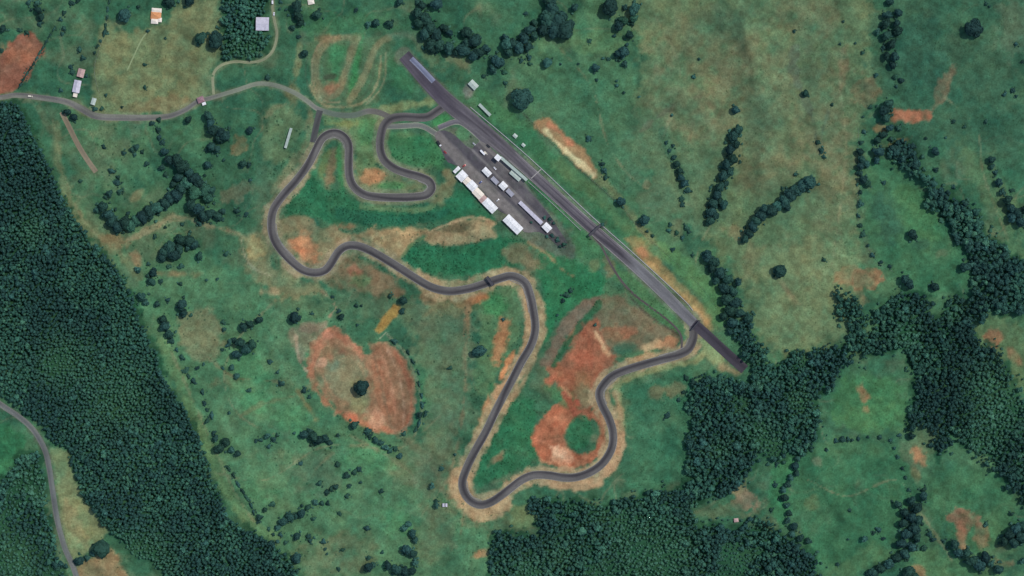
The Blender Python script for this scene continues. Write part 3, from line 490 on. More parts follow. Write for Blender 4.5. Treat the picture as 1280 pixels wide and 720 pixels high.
# ------------------------------------------------------------------ ground mesh, cut along the bare soil
HT = height(GX, GY)
k_ = (H - HT) / H
V = np.stack([(GX - 640) * k_, (360 - GY) * k_, HT], -1).reshape(-1, 3)
ii = np.arange(NR * NC).reshape(NR, NC)
F = np.stack([ii[1:, :-1], ii[1:, 1:], ii[:-1, 1:], ii[:-1, :-1]], -1).reshape(-1, 4)
fx = ((GX[1:, 1:] + GX[:-1, :-1]) / 2).ravel(); fy = ((GY[1:, 1:] + GY[:-1, :-1]) / 2).ravel()
fid = np.zeros(len(F), int)
SOIL = [('ploughed_field', [(-60, 112), (8, 62), (22, 46), (36, 42), (48, 52), (54, 60), (44, 82), (26, 108), (8, 117), (-60, 122)]),
        ('dirt_oval', [(383, 450), (386, 436), (396, 424), (408, 412), (418, 406), (432, 414), (444, 428), (453, 440), (460, 441), (464, 431), (474, 427), (490, 431), (504, 447), (516, 470), (522, 500), (518, 522), (504, 540), (484, 541), (462, 534), (440, 526), (422, 514), (404, 494), (390, 472)]),
        ('red_soil', [(680, 455), (700, 448), (718, 425), (734, 402), (748, 400), (752, 420), (760, 435), (775, 445), (764, 462), (748, 476), (742, 500), (738, 525), (722, 512), (705, 492), (688, 478)]),
        ('red_soil', [(664, 545), (676, 525), (690, 505), (712, 500), (722, 512), (712, 530), (705, 545), (712, 562), (735, 568), (748, 552), (746, 530), (758, 530), (758, 560), (742, 580), (715, 588), (690, 582), (668, 565)]),
        ('bare_earth', [(360, 300), (372, 290), (388, 292), (398, 312), (402, 326), (388, 332), (372, 318)]),
        ('earth_bank', [(668, 152), (682, 146), (698, 158), (716, 176), (732, 192), (746, 212), (744, 222), (730, 212), (712, 198), (692, 180), (676, 166)]),
        ('earth_bank', [(780, 298), (800, 300), (822, 325), (850, 350), (876, 378), (890, 398), (888, 412), (872, 398), (848, 372), (820, 345), (795, 320)])]
for n_, (nm, pl) in enumerate(SOIL):
    fid[inside(fx, fy, smooth(pl, 10, True))] = n_ + 1
Cv = C.reshape(-1, 3)
for n_ in range(len(SOIL) + 1):
    sel = F[fid == n_]; u, inv = np.unique(sel, return_inverse=True)
    nm = 'ground' if n_ == 0 else SOIL[n_ - 1][0]
    o = link(nm, np_mesh(nm, V[u], inv.reshape(-1, 4), Cv[u], smooth_=True), M['ground']); tag(o, kind='structure')

# ------------------------------------------------------------------ roads
def ribbon(name, pts, w, z, colf, n=9, step=3.0, mat='asphalt', kind='structure', wl=None):
    p = np.array(smooth(pts, step)); t = np.gradient(p, axis=0); t /= np.linalg.norm(t, axis=1)[:, None] + 1e-9
    nr = np.stack([-t[:, 1], t[:, 0]], -1); s = np.concatenate([[0], np.cumsum(np.hypot(*np.diff(p, axis=0).T))])
    m = len(p); ww = np.full(m, w) if wl is None else np.interp(np.linspace(0, 1, m), np.linspace(0, 1, len(wl)), wl)
    a = np.linspace(-0.5, 0.5, n)
    X = p[:, None, 0] + nr[:, None, 0] * a[None] * ww[:, None]; Y = p[:, None, 1] + nr[:, None, 1] * a[None] * ww[:, None]
    h = height(X, Y) + z; k = (H - h) / H
    v = np.stack([(X - 640) * k, (360 - Y) * k, h], -1).reshape(-1, 3)
    S = np.broadcast_to(s[:, None], X.shape); A = a[None] * ww[:, None]
    col = colf(S, A, ww[:, None], X, Y).reshape(-1, 3)
    ii = np.arange(m * n).reshape(m, n)
    f = np.stack([ii[:-1, :-1], ii[:-1, 1:], ii[1:, 1:], ii[1:, :-1]], -1).reshape(-1, 4)
    # make faces look up
    e1 = v[f[0, 1]] - v[f[0, 0]]; e2 = v[f[0, 2]] - v[f[0, 0]]
    if np.cross(e1, e2)[2] < 0: f = f[:, ::-1]
    o = link(name, np_mesh(name, v, f, col, smooth_=True), M[mat]); o['kind'] = kind
    return o
def track_col(base, line, edge, seed, lam=60):
    b, l, e = alb(base), alb(line), alb(edge)
    def f(S, A, W, X, Y):
        wob = (vnoise(S, S * 0, lam, seed) - 0.5) * W * 0.7
        rl = np.exp(-((A - wob) / (W * 0.20)) ** 2) * (0.75 + 0.6 * vnoise(S, A * 0, 35, seed + 1))
        c = np.broadcast_to(b, S.shape + (3,)); c = mix(c, np.broadcast_to(l, c.shape), np.clip(rl, 0, 1))
        ed = st(np.abs(A) / W, 0.38, 0.5) * (0.3 + 0.7 * vnoise(S, A, 12, seed + 2))
        c = mix(c, np.broadcast_to(e, c.shape), np.clip(ed, 0, 1) * .7)
        g = 0.86 + 0.28 * vnoise(S / 9, A, 1.6, seed + 3)
        g = g * (0.9 + 0.2 * vnoise(S, A, 18, seed + 4))
        return c * g[..., None]
    return f
rc_ = track_col((116, 116, 114), (100, 98, 102), (120, 124, 110), 60)
def road_col(S, A, W, X, Y):
    c = rc_(S, A, W, X, Y); c = mix(c, np.broadcast_to(alb((120, 130, 116)), c.shape), st(X, 250, 290) * (1 - st(X, 380, 400)) * .6)
    c = mix(c, np.broadcast_to(alb((80, 98, 88)), c.shape), st(X, 396, 410) * (1 - st(X, 445, 462)) * .75)
    return mix(c, np.broadcast_to(alb((92, 88, 88)), c.shape), st(X, 450, 470) * .8)
ribbon('access_road', ROAD, 6, 0.10, road_col, 7, wl=[6, 6, 7, 8.5, 8, 6.5, 5.5, 5.5, 6, 7, 7])
ribbon('service_track', [(742, 296), (752, 308), (759, 322), (768, 338), (780, 355), (795, 370), (812, 383), (832, 398), (846, 411), (852, 422), (852, 436)], 2.6, 0.10, track_col((82, 76, 78), (72, 66, 72), (96, 90, 84), 75), 5)
ribbon('link_road', LINK, 8, 0.14, track_col((70, 72, 76), (58, 58, 64), (84, 92, 88), 66), 7)
ribbon('country_road', SWROAD, 7, 0.10, track_col((104, 108, 110), (94, 96, 102), (110, 114, 104), 72), 7)
ribbon('dirt_path', DRIVE, 3.4, 0.08, track_col((136, 140, 118), (126, 130, 108), (124, 132, 106), 78), 5)
ribbon('footpath', DRIVE2, 1.6, 0.08, track_col((136, 150, 118), (130, 142, 112), (116, 134, 100), 80), 3)
ribbon('dirt_strip', STRIP, 6.5, 0.08, track_col((128, 116, 102), (116, 106, 94), (118, 116, 96), 84), 7)
ribbon('paddock_road', PADROAD, 5.5, 0.12, track_col((108, 110, 110), (96, 98, 102), (116, 122, 112), 86), 5)
ribbon('pit_lane', PITLANE, 5.5, 0.16, track_col((106, 102, 114), (88, 84, 96), (112, 110, 116), 88), 5)
ribbon('race_track', CIRCUIT, 10.5, 0.20, track_col((93, 90, 94), (58, 55, 62), (116, 112, 108), 90, 90), 11)
sc_ = track_col((91, 87, 97), (66, 62, 74), (108, 106, 112), 96, 160)
def straight_col(S, A, W, X, Y):
    c = sc_(S, A, W, X, Y)
    pale = st(X, 775, 800); top = 1 - st(X, 535, 575)
    c = mix(c, np.broadcast_to(alb((110, 110, 119)), c.shape), pale * 0.75)
    c = mix(c, np.broadcast_to(alb((76, 70, 86)), c.shape), top * 0.75)
    g = .72 + .56 * vnoise(S / 30, A, .9, 150); c = c * (g * (.9 + .2 * vnoise(S / 4, A, 3, 151)))[..., None]
    rub = np.exp(-((A + W * .22) / (W * .13)) ** 2) * st(X, 660, 700) * (1 - st(X, 750, 790)) + np.exp(-((A - W * .28) / (W * .1)) ** 2) * st(X, 690, 720) * (1 - st(X, 730, 760)) * .6 + np.exp(-((A - W * .1) / (W * .2)) ** 2) * st(X, 515, 530) * (1 - st(X, 560, 600))
    c = mix(c, np.broadcast_to(alb((62, 56, 72)), c.shape), np.clip(rub * (.5 + vnoise(S, A, 14, 152)), 0, 1) * .75)
    for q_, x_ in ((.32, 560), (-.33, 640), (.05, 590)): c = mix(c, np.broadcast_to(alb((128, 122, 134)), c.shape), np.exp(-((A - W * q_) / .5) ** 2) * st(X, x_, x_ + 20) * (1 - st(X, x_ + 130, x_ + 180)) * .5)
    lay = np.exp(-((A + W * 0.12) / (W * 0.05)) ** 2) * st(X, 545, 590) * (1 - st(X, 740, 790))
    return mix(c, np.broadcast_to(alb((132, 126, 138)), c.shape), lay * 0.5)
ribbon('main_straight', STRAIGHT, 15, 0.28, straight_col, 13, wl=[16, 19, 21, 18, 15, 14.5, 14, 14, 14.5, 14, 13])
ribbon('runoff_strip', ENDSTRIP, 12.5, 0.34, track_col((62, 58, 70), (50, 46, 58), (76, 72, 80), 104), 7)
pad = ribbon('launch_pad', [(514, 73), (528, 87), (542, 102)], 6.5, 0.36, track_col((120, 126, 154), (94, 96, 126), (150, 150, 168), 108, 200), 7)
# paddock: a sheet over a flat piece of ground
def sheet(name, pts, z, colf, cell=2.0, mat='asphalt'):
    p = smooth(pts, 6, True); a = np.array(p)
    x = np.arange(a[:, 0].min() - cell, a[:, 0].max() + cell, cell); y = np.arange(a[:, 1].min() - cell, a[:, 1].max() + cell, cell)
    bm = bmesh.new(); vs_ = [bm.verts.new(((q[0] - 640), (360 - q[1]), z)) for q in p]; bm.faces.new(vs_)
    for q in x: bmesh.ops.bisect_plane(bm, geom=bm.verts[:] + bm.edges[:] + bm.faces[:], plane_co=(q - 640, 0, 0), plane_no=(1, 0, 0))
    for q in y: bmesh.ops.bisect_plane(bm, geom=bm.verts[:] + bm.edges[:] + bm.faces[:], plane_co=(0, 360 - q, 0), plane_no=(0, 1, 0))
    bmesh.ops.triangulate(bm, faces=bm.faces[:])
    for f in bm.faces:
        if f.normal.z < 0: f.normal_flip()
    me = bpy.data.meshes.new(name); bm.to_mesh(me); bm.free()
    co = np.zeros(len(me.vertices) * 3); me.vertices.foreach_get('co', co); co = co.reshape(-1, 3)
    at = me.attributes.new('Col', 'FLOAT_COLOR', 'POINT'); c = np.ones((len(co), 4)); c[:, :3] = colf(co[:, 0] + 640, 360 - co[:, 1])
    at.data.foreach_set('color', c.astype(np.float32).ravel())
    return tag(link(name, me, M[mat]), kind='structure')
def pad_col(x, y):
    u = x * .7 + y * .714; v = -x * .714 + y * .7
    c = np.broadcast_to(alb((92, 88, 96)), x.shape + (3,))
    c = mix(c, np.broadcast_to(alb((122, 116, 120)), c.shape), st(fbm(u / 4, v, 12, 120), .42, .62) * .8)
    c = mix(c, np.broadcast_to(alb((78, 76, 84)), c.shape), st(fbm(u / 5, v, 9, 126), .52, .68) * .8)
    lane = st(v, -277.5, -276) * (1 - st(v, -265, -263.5)); c = mix(c, np.broadcast_to(alb((124, 118, 120)), c.shape), lane * .6)
    dk = st(v, -289, -288) * (1 - st(v, -279, -278)) + .85 * st(v, -304, -302.5) * (1 - st(v, -293, -291.5)) + st(v, -264, -263) * (1 - st(v, -252, -251)) * .8; pl = st(v, -292, -291) * (1 - st(v, -289.5, -288.5)); c = mix(c, np.broadcast_to(alb((118, 114, 120)), c.shape), pl * .7); c = mix(c, np.broadcast_to(alb((70, 67, 78)), c.shape), np.clip(dk, 0, 1) * (.45 + .5 * vnoise(u / 3, v, 5, 133)))
    gr = np.exp(-(((x - 578) * .8 + (y - 167) * .6) / 11) ** 2 - ((-(x - 578) * .6 + (y - 167) * .8) / 5) ** 2) * 1.3 + st(v, -303, -309) * st(x, 652, 662) * (1 - st(x, 690, 700)); c = mix(c, np.broadcast_to(alb((74, 104, 82)), c.shape), np.clip(gr + .3 * (fbm(x, y, 8, 141) - .5), 0, 1))
    c = mix(c, np.broadcast_to(alb((58, 60, 64)), c.shape), st(y, 288, 300) * .7)
    return c * (0.78 + .44 * vnoise(x, y, 3.5, 131))[..., None]
sheet('paddock', PADDOCK, 0.24, pad_col)
# painted edge lines and start line
def pm(S, A, W, X, Y): return np.broadcast_to(alb((160, 158, 160)), S.shape + (3,)) * (0.55 + .5 * vnoise(S, A, 9, 140))[..., None]
def offset(pts, d):
    p = np.array(smooth(pts, 4)); t = np.gradient(p, axis=0); t /= np.linalg.norm(t, axis=1)[:, None] + 1e-9
    q = p + np.stack([-t[:, 1], t[:, 0]], -1) * d; return [tuple(k) for k in q[::2]] + [tuple(q[-1])]
for d in (-4.85, 4.85): ribbon('track_marking', offset(CIRCUIT[4:-8], d), 0.32, 0.24, pm, 2, 3)
for d in (-6.4, 6.4): ribbon('track_marking', offset(STRAIGHT[5:-1], d), 0.5, 0.34, pm, 2, 5)
for pts_, d_ in ((PITLANE, 3.1), (PITLANE, -3.1), (PADROAD, 3.1), (PADROAD, -3.1)): ribbon('road_edge', offset(pts_, d_), 0.9, 0.10, lambda S, A, W, X, Y: np.broadcast_to(alb((132, 138, 128)), S.shape + (3,)) * (.7 + .5 * vnoise(S, A, 8, 160))[..., None], 2, 3)
ribbon('start_line', [(664, 223), (677, 211)], 1.2, 0.36, lambda *a: np.broadcast_to(alb((150, 146, 152)), a[0].shape + (3,)), 3, 2)
# kerbs: raised strips on the inside of bends
def kerb(pts, d):
    p = np.array(smooth(offset(pts, d), 3)); mb = MB()
    for a, b in zip(p[:-1], p[1:]):
        A_, B_ = P(*a, .12), P(*b, .12); t_ = (B_ - A_).normalized(); n_ = Vector((-t_.y, t_.x, 0)) * .4; u = Vector((0, 0, .22))
        mb.poly([A_ - n_, A_ + n_, B_ + n_, B_ - n_, A_ - n_ + u * .4, A_ + n_ + u, B_ + n_ + u, B_ - n_ + u * .4], [(0, 1, 2, 3), (4, 7, 6, 5), (0, 4, 5, 1), (2, 6, 7, 3), (0, 3, 7, 4), (1, 5, 6, 2)])
    o = mb.build('kerb', M['kerb']); o['kind'] = 'structure'
def seg(a, b): return CIRCUIT[CIRCUIT.index(a):CIRCUIT.index(b) + 1]
kerb(seg((866, 425), (825, 450)), 5.9); kerb(seg((600, 631), (578, 602)), 5.9); kerb(seg((667, 390), (640, 345)), -5.9)
kerb(seg((365, 327), (339, 280)), 5.9); kerb(seg((410, 168), (436, 184)), 5.9); kerb(seg((534, 243), (525, 221)), -5.6); kerb(seg((767, 469), (753, 507)), -5.9)
# ------------------------------------------------------------------ buildings
def ang_of(a, b): return math.atan2(-(b[1] - a[1]), b[0] - a[0])
def roof_slabs(mb, L, W, z, rise, over=0.5, th=0.25, ribs=True):
    """two sloping sheets with raised ribs, meeting at a ridge along x"""
    x0, x1 = -L / 2 - over, L / 2 + over; yh = W / 2 + over; ze = z - rise * over / (W / 2)
    for s in (-1, 1):
        a = [(x0, 0.01 * s, z + rise), (x1, 0.01 * s, z + rise), (x1, s * yh, ze), (x0, s * yh, ze)]
        mb.poly(a + [(p[0], p[1], p[2] + th) for p in a], [(0, 1, 2, 3), (4, 5, 6, 7), (0, 1, 5, 4), (1, 2, 6, 5), (2, 3, 7, 6), (3, 0, 4, 7)])
        if ribs:
            n = max(3, int(L / 1.6))
            for i in range(n + 1):
                x = x0 + (x1 - x0) * i / n
                xa, xb = x - .07, x + .07
                b = [(xa, .2 * s, z + rise + th), (xb, .2 * s, z + rise + th), (xb, s * (yh - .05), ze + th), (xa, s * (yh - .05), ze + th)]
                mb.poly(b + [(p[0], p[1], p[2] + .12) for p in b], [(4, 5, 6, 7), (0, 1, 5, 4), (1, 2, 6, 5), (2, 3, 7, 6), (3, 0, 4, 7)])
def openings(root, L, W, zh, nwin, big=False):
    """a door or shutter on one long side, windows on both, each its own part"""
    n = nwin + 1
    for side in (-1, 1):
        for i in range(n):
            x = -L / 2 + L * (i + .5) / n; y0, y1 = (side * (W / 2 - .02), side * (W / 2 + .08)); y0, y1 = min(y0, y1), max(y0, y1)
            hw = min(1.3 if big else .55, L / n * .4)
            if side == 1 and (i == n // 2 or big):
                d = MB().box(x - hw, x + hw, y0, y1, 0.02, min(zh - .4, 3.2 if big else 2.1)).build('door', M['steel'] if big else M['wood'], root)
                MB().box(x + hw * .7, x + hw * .85, y1, y1 + .06, 1.0, 1.12).build('handle', M['dark_steel'], d)
            else:
                w = MB().box(x - hw, x + hw, y0, y1, 1.0, 2.2).build('window', M['glass'], root)
                e = .02 if side > 0 else -.02
                MB().box(x - hw - .08, x + hw + .08, y0 - .02, y1 + .05, .9, .98).build('sill', M['concrete'], w)
def gable(name, label, cat, c, L, W, ang, zh, rise, roof, group=None, nwin=2, big=False, ridge=True):
    r = empty(name, P(*c), ang); tag(r, label, cat, group)
    mb = MB(); mb.box(-L / 2, L / 2, -W / 2, W / 2, -1.0, zh - .25)
    for s in (-1, 1):
        x = s * (L / 2 - .1)
        mb.poly([(x, -W / 2, zh - .24), (x, W / 2, zh - .24), (x, 0, zh + rise - .1), (x - .15 * s, -W / 2, zh - .24), (x - .15 * s, W / 2, zh - .24), (x - .15 * s, 0, zh + rise - .1)], [(0, 1, 2), (3, 4, 5), (0, 1, 4, 3), (1, 2, 5, 4), (2, 0, 3, 5)])
    mb.build('wall', M['wall'], r)
    rb = MB(); roof_slabs(rb, L, W, zh, rise); ro = rb.build('roof', M[roof], r)
    if ridge: MB().box(-L / 2 - .55, L / 2 + .55, -.3, .3, zh + rise + .2, zh + rise + .42).build('ridge_cap', M[roof], ro)
    openings(r, L, W, zh, nwin, big); return r
def canopy(name, label, cat, c, L, W, ang, zh, tilt, roof, group=None, npost=4, back=False):
    """an open shelter: posts and one sheet roof falling to one side"""
    r = empty(name, P(*c), ang); tag(r, label, cat, group)
    for i in range(npost):
        x = -L / 2 + .4 + (L - .8) * i / (npost - 1)
        for s in (-1, 1):
            MB().box(x - .1, x + .1, s * (W / 2 - .3) - .1, s * (W / 2 - .3) + .1, -.8, zh + s * tilt * .5 - .02).build('post', M['steel'], r)
    a = [(-L / 2, -W / 2, zh - tilt / 2), (L / 2, -W / 2, zh - tilt / 2), (L / 2, W / 2, zh + tilt / 2), (-L / 2, W / 2, zh + tilt / 2)]
    mb = MB(); mb.poly(a + [(p[0], p[1], p[2] + .18) for p in a], [(0, 1, 2, 3), (4, 5, 6, 7), (0, 1, 5, 4), (1, 2, 6, 5), (2, 3, 7, 6), (3, 0, 4, 7)])
    n = max(2, int(L / 1.6))
    for i in range(n + 1):
        x = -L / 2 + .1 + (L - .2) * i / n
        b = [(x - .07, -W / 2 + .05, zh - tilt / 2 + .18), (x + .07, -W / 2 + .05, zh - tilt / 2 + .18), (x + .07, W / 2 - .05, zh + tilt / 2 + .18), (x - .07, W / 2 - .05, zh + tilt / 2 + .18)]
        mb.poly(b + [(p[0], p[1], p[2] + .1) for p in b], [(4, 5, 6, 7), (0, 1, 5, 4), (1, 2, 6, 5), (2, 3, 7, 6), (3, 0, 4, 7)])
    mb.build('roof', M[roof], r)
    if back: MB().box(-L / 2 + .5, L / 2 - .5, W / 2 - .5, W / 2 - .35, -.8, zh - .3).build('wall', M['wall'], r)
    return r
PA = ang_of((571, 214), (618, 262))
G1 = 'pit garages along the lower side of the paddock'
PU = (math.cos(PA), -math.sin(PA))
gable('pit_garage', 'narrow white garage at the upper left end of the long paddock row', 'garage', (571, 212.5), 3.2, 8.5, PA, 3.6, .5, 'white_roof', G1, 1, True)
gable('pit_garage', 'bright white garage next to the narrow one at the row\'s upper end', 'garage', (577.5, 220.2), 9.5, 11, PA, 4.4, 1.0, 'white_roof', G1, 2, True)
gable('pit_garage', 'short cream grey garage between two bright white ones in the row', 'garage', (583.8, 226.4), 5.4, 8.6, PA, 4.0, .7, 'cream_roof', G1, 1, True)
gable('pit_garage', 'bright white square garage in the middle of the paddock row', 'garage', (590.2, 232.4), 10.5, 9.6, PA, 4.4, .9, 'white_roof', G1, 2, True)
gable('pit_garage', 'cream garage just above the brownish pink one in the row', 'garage', (597.8, 242.0), 11.5, 8.8, PA, 4.2, .8, 'cream_roof', G1, 2, True)
gable('pit_garage', 'small brownish pink roofed garage low in the paddock row', 'garage', (603.6, 248.8), 4.6, 8.8, PA, 3.8, .6, 'pink_roof', G1, 1, True)
gable('pit_garage', 'long white garage at the lower right end of the paddock row', 'garage', (612.5, 257.2), 17.5, 9.6, PA, 4.4, .9, 'white_roof', G1, 4, True)
gable('pit_building', 'detached white building below the end of the long paddock row', 'garage', (641.3, 280.6), 24.5, 10.4, ang_of((629.4, 275.8), (647.3, 293.4)), 4.8, 1.1, 'white_roof', None, 5, True)
G2 = 'buildings down the middle of the paddock'
gable('paddock_building', 'white building at the upper end of the middle paddock line', 'building', (608.6, 215.2), 10.5, 6.2, PA, 3.8, .7, 'white_roof', G2, 2)
canopy('shelter', 'light grey shelter between the two white buildings of the middle line', 'shelter', (618.6, 225.8), 10.5, 5.4, PA, 3.2, .5, 'grey_roof', G2)
gable('paddock_building', 'small bright white building halfway down the middle paddock line', 'building', (629.2, 232.4), 8.2, 7.4, PA, 3.8, .7, 'white_roof', G2, 1)
canopy('shelter', 'dull grey shelter just below the small white paddock building', 'shelter', (637.6, 241.0), 10.5, 5.6, PA, 3.2, .5, 'grey_roof', G2)
canopy('shelter', 'long narrow lilac grey walkway roof leading to a white hut', 'shelter', (663.4, 266.0), 39, 4.8, ang_of((649, 252), (678, 280)), 3.2, .4, 'lilac_roof', G2, 9)
gable('hut', 'white hut at the lower end of the long grey walkway roof', 'hut', (683.6, 284.4), 9.5, 7.6, PA, 3.8, .6, 'white_roof', G2, 1)
# race control along the straight
SA_ = ang_of((626, 198), (658, 226))
r = empty('control_tower', P(622.4, 197.6), SA_); tag(r, 'white control tower at the upper end of the pale pit wall roof', 'tower')
MB().box(-2.9, 2.9, -2.6, 2.6, -1, 8.6).build('wall', M['wall'], r)
MB().box(-3.05, 3.05, -2.75, 2.75, 6.2, 7.8).build('window', M['glass'], r)
MB().box(-3.6, 3.6, -3.3, 3.3, 8.62, 9.0).build('roof', M['white_roof'], r)
MB().box(-.45, .45, -2.68, -2.55, 0.02, 2.1).build('door', M['wood'], r)
MB().bar((1.5, 1, 9.0), (1.5, 1, 13), .08).build('antenna', M['steel'], r)
canopy('pit_canopy', 'long pale green grandstand roof beside the straight below the tower', 'canopy', (642.2, 211.2), 44, 3.6, SA_, 6.2, .7, 'palegreen_roof', None, 10)
gable('pit_office', 'low grey green roofed block tucked beside the long pale canopy', 'building', (644.2, 219.8), 15, 4.6, SA_, 3.0, .4, 'palegreen_roof', None, 3)
# north east
gable('shed', 'pale grey shed near the trees beside the top straight', 'shed', (591.8, 106.4), 10.5, 7.2, ang_of((586, 101), (597, 112)), 3.6, .8, 'palegreen_roof', None, 2)
canopy('grandstand', 'narrow pale green stand on the grass beside the upper straight', 'grandstand', (606, 137.6), 20, 3.6, ang_of((599, 130.5), (613, 144.5)), 4.0, .9, 'palegreen_roof', None, 5, True)
canopy('grandstand', 'long narrow pale green stand left of the link road', 'grandstand', (360.7, 172.8), 26, 3.4, ang_of((364.4, 160.5), (357, 185.5)), 4.0, .9, 'palegreen_roof', None, 6, True)
for (x, y, s, lb) in ((644, 170, 4.4, 'tiny pale hut on the grass left of the tan earth bank'), (654.3, 181.5, 3.6, 'tiny pale marshal hut between straight and tan earth bank')):
    gable('marshal_hut', lb, 'hut', (x, y), s, s * .8, SA_, 2.6, .5, 'palegreen_roof', 'huts beside the straight', 1, False, True)
# houses
gable('house', 'house with faded pink roof behind the lilac roofed house', 'house', (101.8, 91.5), 9.5, 7.6, ang_of((99.5, 98), (103, 85)), 3.2, 1.3, 'pink_roof', 'houses beside the access road', 2)
gable('house', 'long house with lilac grey roof beside the access road', 'house', (96.6, 108.2), 14.5, 8, ang_of((95, 118), (98.5, 101)), 3.2, 1.2, 'lilac_roof', 'houses beside the access road', 3)
canopy('porch', 'cream porch roof at the roadside end of the lilac house', 'porch', (94.6, 118.8), 5.6, 5.2, ang_of((95, 118), (98.5, 101)), 2.8, .4, 'cream_roof', None, 3)
gable('hut', 'small pale mint hut by the road beside the lilac house', 'hut', (117.4, 127), 7.6, 4.6, ang_of((116, 131), (118.5, 123)), 2.8, .6, 'palegreen_roof', None, 1)
def hip(name, label, cat, c, parts, ang, zh, group=None):
    """parts: (x, y, length, width, rise, roof material)"""
    r = empty(name, P(*c), ang); tag(r, label, cat, group)
    for i, (x, y, L, W, rise, mt) in enumerate(parts):
        z = zh + .06 * i
        MB().box(x - L / 2, x + L / 2, y - W / 2, y + W / 2, -1, z - .05 - .1 * i).build('wall', M['wall'], r)
        o = .5; X, Y = L / 2 + o, W / 2 + o; k = max(X - Y, .3)
        ro = MB().poly([(x - X, y - Y, z), (x + X, y - Y, z), (x + X, y + Y, z), (x - X, y + Y, z), (x - k, y, z + rise), (x + k, y, z + rise),
                   (x - X, y - Y, z - .2), (x + X, y - Y, z - .2), (x + X, y + Y, z - .2), (x - X, y + Y, z - .2)],
                  [(0, 1, 5, 4), (1, 2, 5), (2, 3, 4, 5), (3, 0, 4), (6, 7, 8, 9), (0, 1, 7, 6), (1, 2, 8, 7), (2, 3, 9, 8), (3, 0, 6, 9)]).build('roof', M[mt], r)
        MB().box(x - k, x + k, y - .22, y + .22, z + rise - .1, z + rise + .16).build('ridge_cap', M[mt], ro)
        for s in (-1, 1):
            w = MB().box(x - .7, x + .7, min(y + s * (W / 2 - .02), y + s * (W / 2 + .08)), max(y + s * (W / 2 - .02), y + s * (W / 2 + .08)), .9, 2.1).build('window', M['glass'], r)
            MB().box(x - .8, x + .8, y + s * (W / 2 + .05) - .1, y + s * (W / 2 + .05) + .1, .82, .9).build('sill', M['concrete'], w)
    MB().box(-.5, .5, parts[0][1] - parts[0][3] / 2 - .07, parts[0][1] - parts[0][3] / 2 + .02, .02, 2.1).build('door', M['wood'], r); return r
hip('house', 'orange tiled house with cream wings in the pale olive field', 'house', (195.4, 20.3),
    [(0, 0.5, 12, 9, 2.2, 'tile_roof'), (-1.2, -6.6, 8, 5.6, 1.4, 'cream_roof'), (0.4, 7.0, 11.5, 4.6, 1.2, 'cream_roof'), (5.0, -4.6, 4.4, 4.6, .9, 'cream_roof')], math.radians(-4), 3.2)
gable('warehouse', 'square building with lilac white sheet roof beside the dark trees', 'building', (328.6, 30.4), 15.2, 15.6, math.radians(-1), 4.6, 1.3, 'lilac_roof', None, 3, True)
hip('cottage', 'small cream roofed cottage at the top edge above dark shrubs', 'house', (389, 2.8), [(0, 0, 7, 5, 1.2, 'cream_roof')], .2, 2.8)
hip('gatehouse', 'small rose brown roofed gatehouse where drive meets access road', 'house', (251.2, 124.8), [(0, 0, 7.5, 6.5, 1.5, 'rose_roof')], math.radians(20), 3.0)
canopy('porch', 'small white porch roof at the corner of the rose gatehouse', 'porch', (255.4, 129.8), 4.8, 3.6, math.radians(20), 2.6, .3, 'white_roof', None, 2)
hip('cottage', 'tiny cream pink hut alone in the clearing among lower woods', 'house', (920, 650), [(0, 0, 4.6, 3.8, 1.0, 'pink_roof')], .1, 2.6)
for dx, lb in ((-1.6, 'left of two tiny white huts outside the bottom hairpin'), (1.9, 'right of two tiny white huts outside the bottom hairpin')):
    gable('marshal_hut', lb, 'hut', (556 + dx, 631.2), 3.2, 1.7, math.pi / 2, 2.4, .3, 'lilac_roof', 'huts outside the bottom hairpin', 1)

# ------------------------------------------------------------------ bridges over the track
def footbridge(name, label, cat, a, b, w, zh, deckmat='dark_steel', towers=True):
    A_, B_ = P(*a), P(*b); L = (B_ - A_).length; c = ((a[0] + b[0]) / 2, (a[1] + b[1]) / 2)
    r = empty(name, P(*c), ang_of(a, b)); tag(r, label, cat)
    MB().box(-L / 2, L / 2, -w / 2, w / 2, zh, zh + .35).build('deck', M[deckmat], r)
    for s in (-1, 1):
        t = MB(); n = max(4, int(L / 2)); y = s * (w / 2 - .1)
        t.bar((-L / 2, y, zh + 1.4), (L / 2, y, zh + 1.4), .09)
        for i in range(n):
            x0, x1 = -L / 2 + L * i / n, -L / 2 + L * (i + 1) / n
            t.bar((x0, y, zh + .36), (x1, y, zh + 1.4), .06, 4); t.bar((x1, y, zh + .36), (x1, y, zh + 1.4), .06, 4)
        t.build('truss', M['dark_steel'], r)
        for q in (-1, 1):
            MB().box(q * (L / 2 - .5) - .2, q * (L / 2 - .5) + .2, y - .2, y + .2, -1, zh - .01).build('leg', M['dark_steel'], r)
    if towers:
        for q in (-1, 1):
            st_ = MB()
            for i in range(9): st_.box(q * (L / 2 + .02) + (0 if q > 0 else -.9), q * (L / 2 + .02) + (.9 if q > 0 else 0), -w / 2 + .2 + i * .0 - i * .45 - 1.0, -w / 2 + .2 - i * .45 - .55, max(0, zh - (i + 1) * .7), zh - i * .7)
            st_.build('staircase', M['dark_steel'], r)
    return r
footbridge('footbridge', 'dark steel footbridge across the middle of the main straight', 'bridge', (736, 295), (750.5, 281.5), 3.0, 6.2)
footbridge('gantry', 'thin dark gantry across the track before the end strip', 'gantry', (864.5, 412), (874.5, 400.3), 1.5, 5.5, 'dark_steel', False)
footbridge('footbridge', 'short black bridge across the winding lower circuit', 'bridge', (608.5, 345.8), (616.6, 357), 4.0, 5.5, 'dark_steel', False)

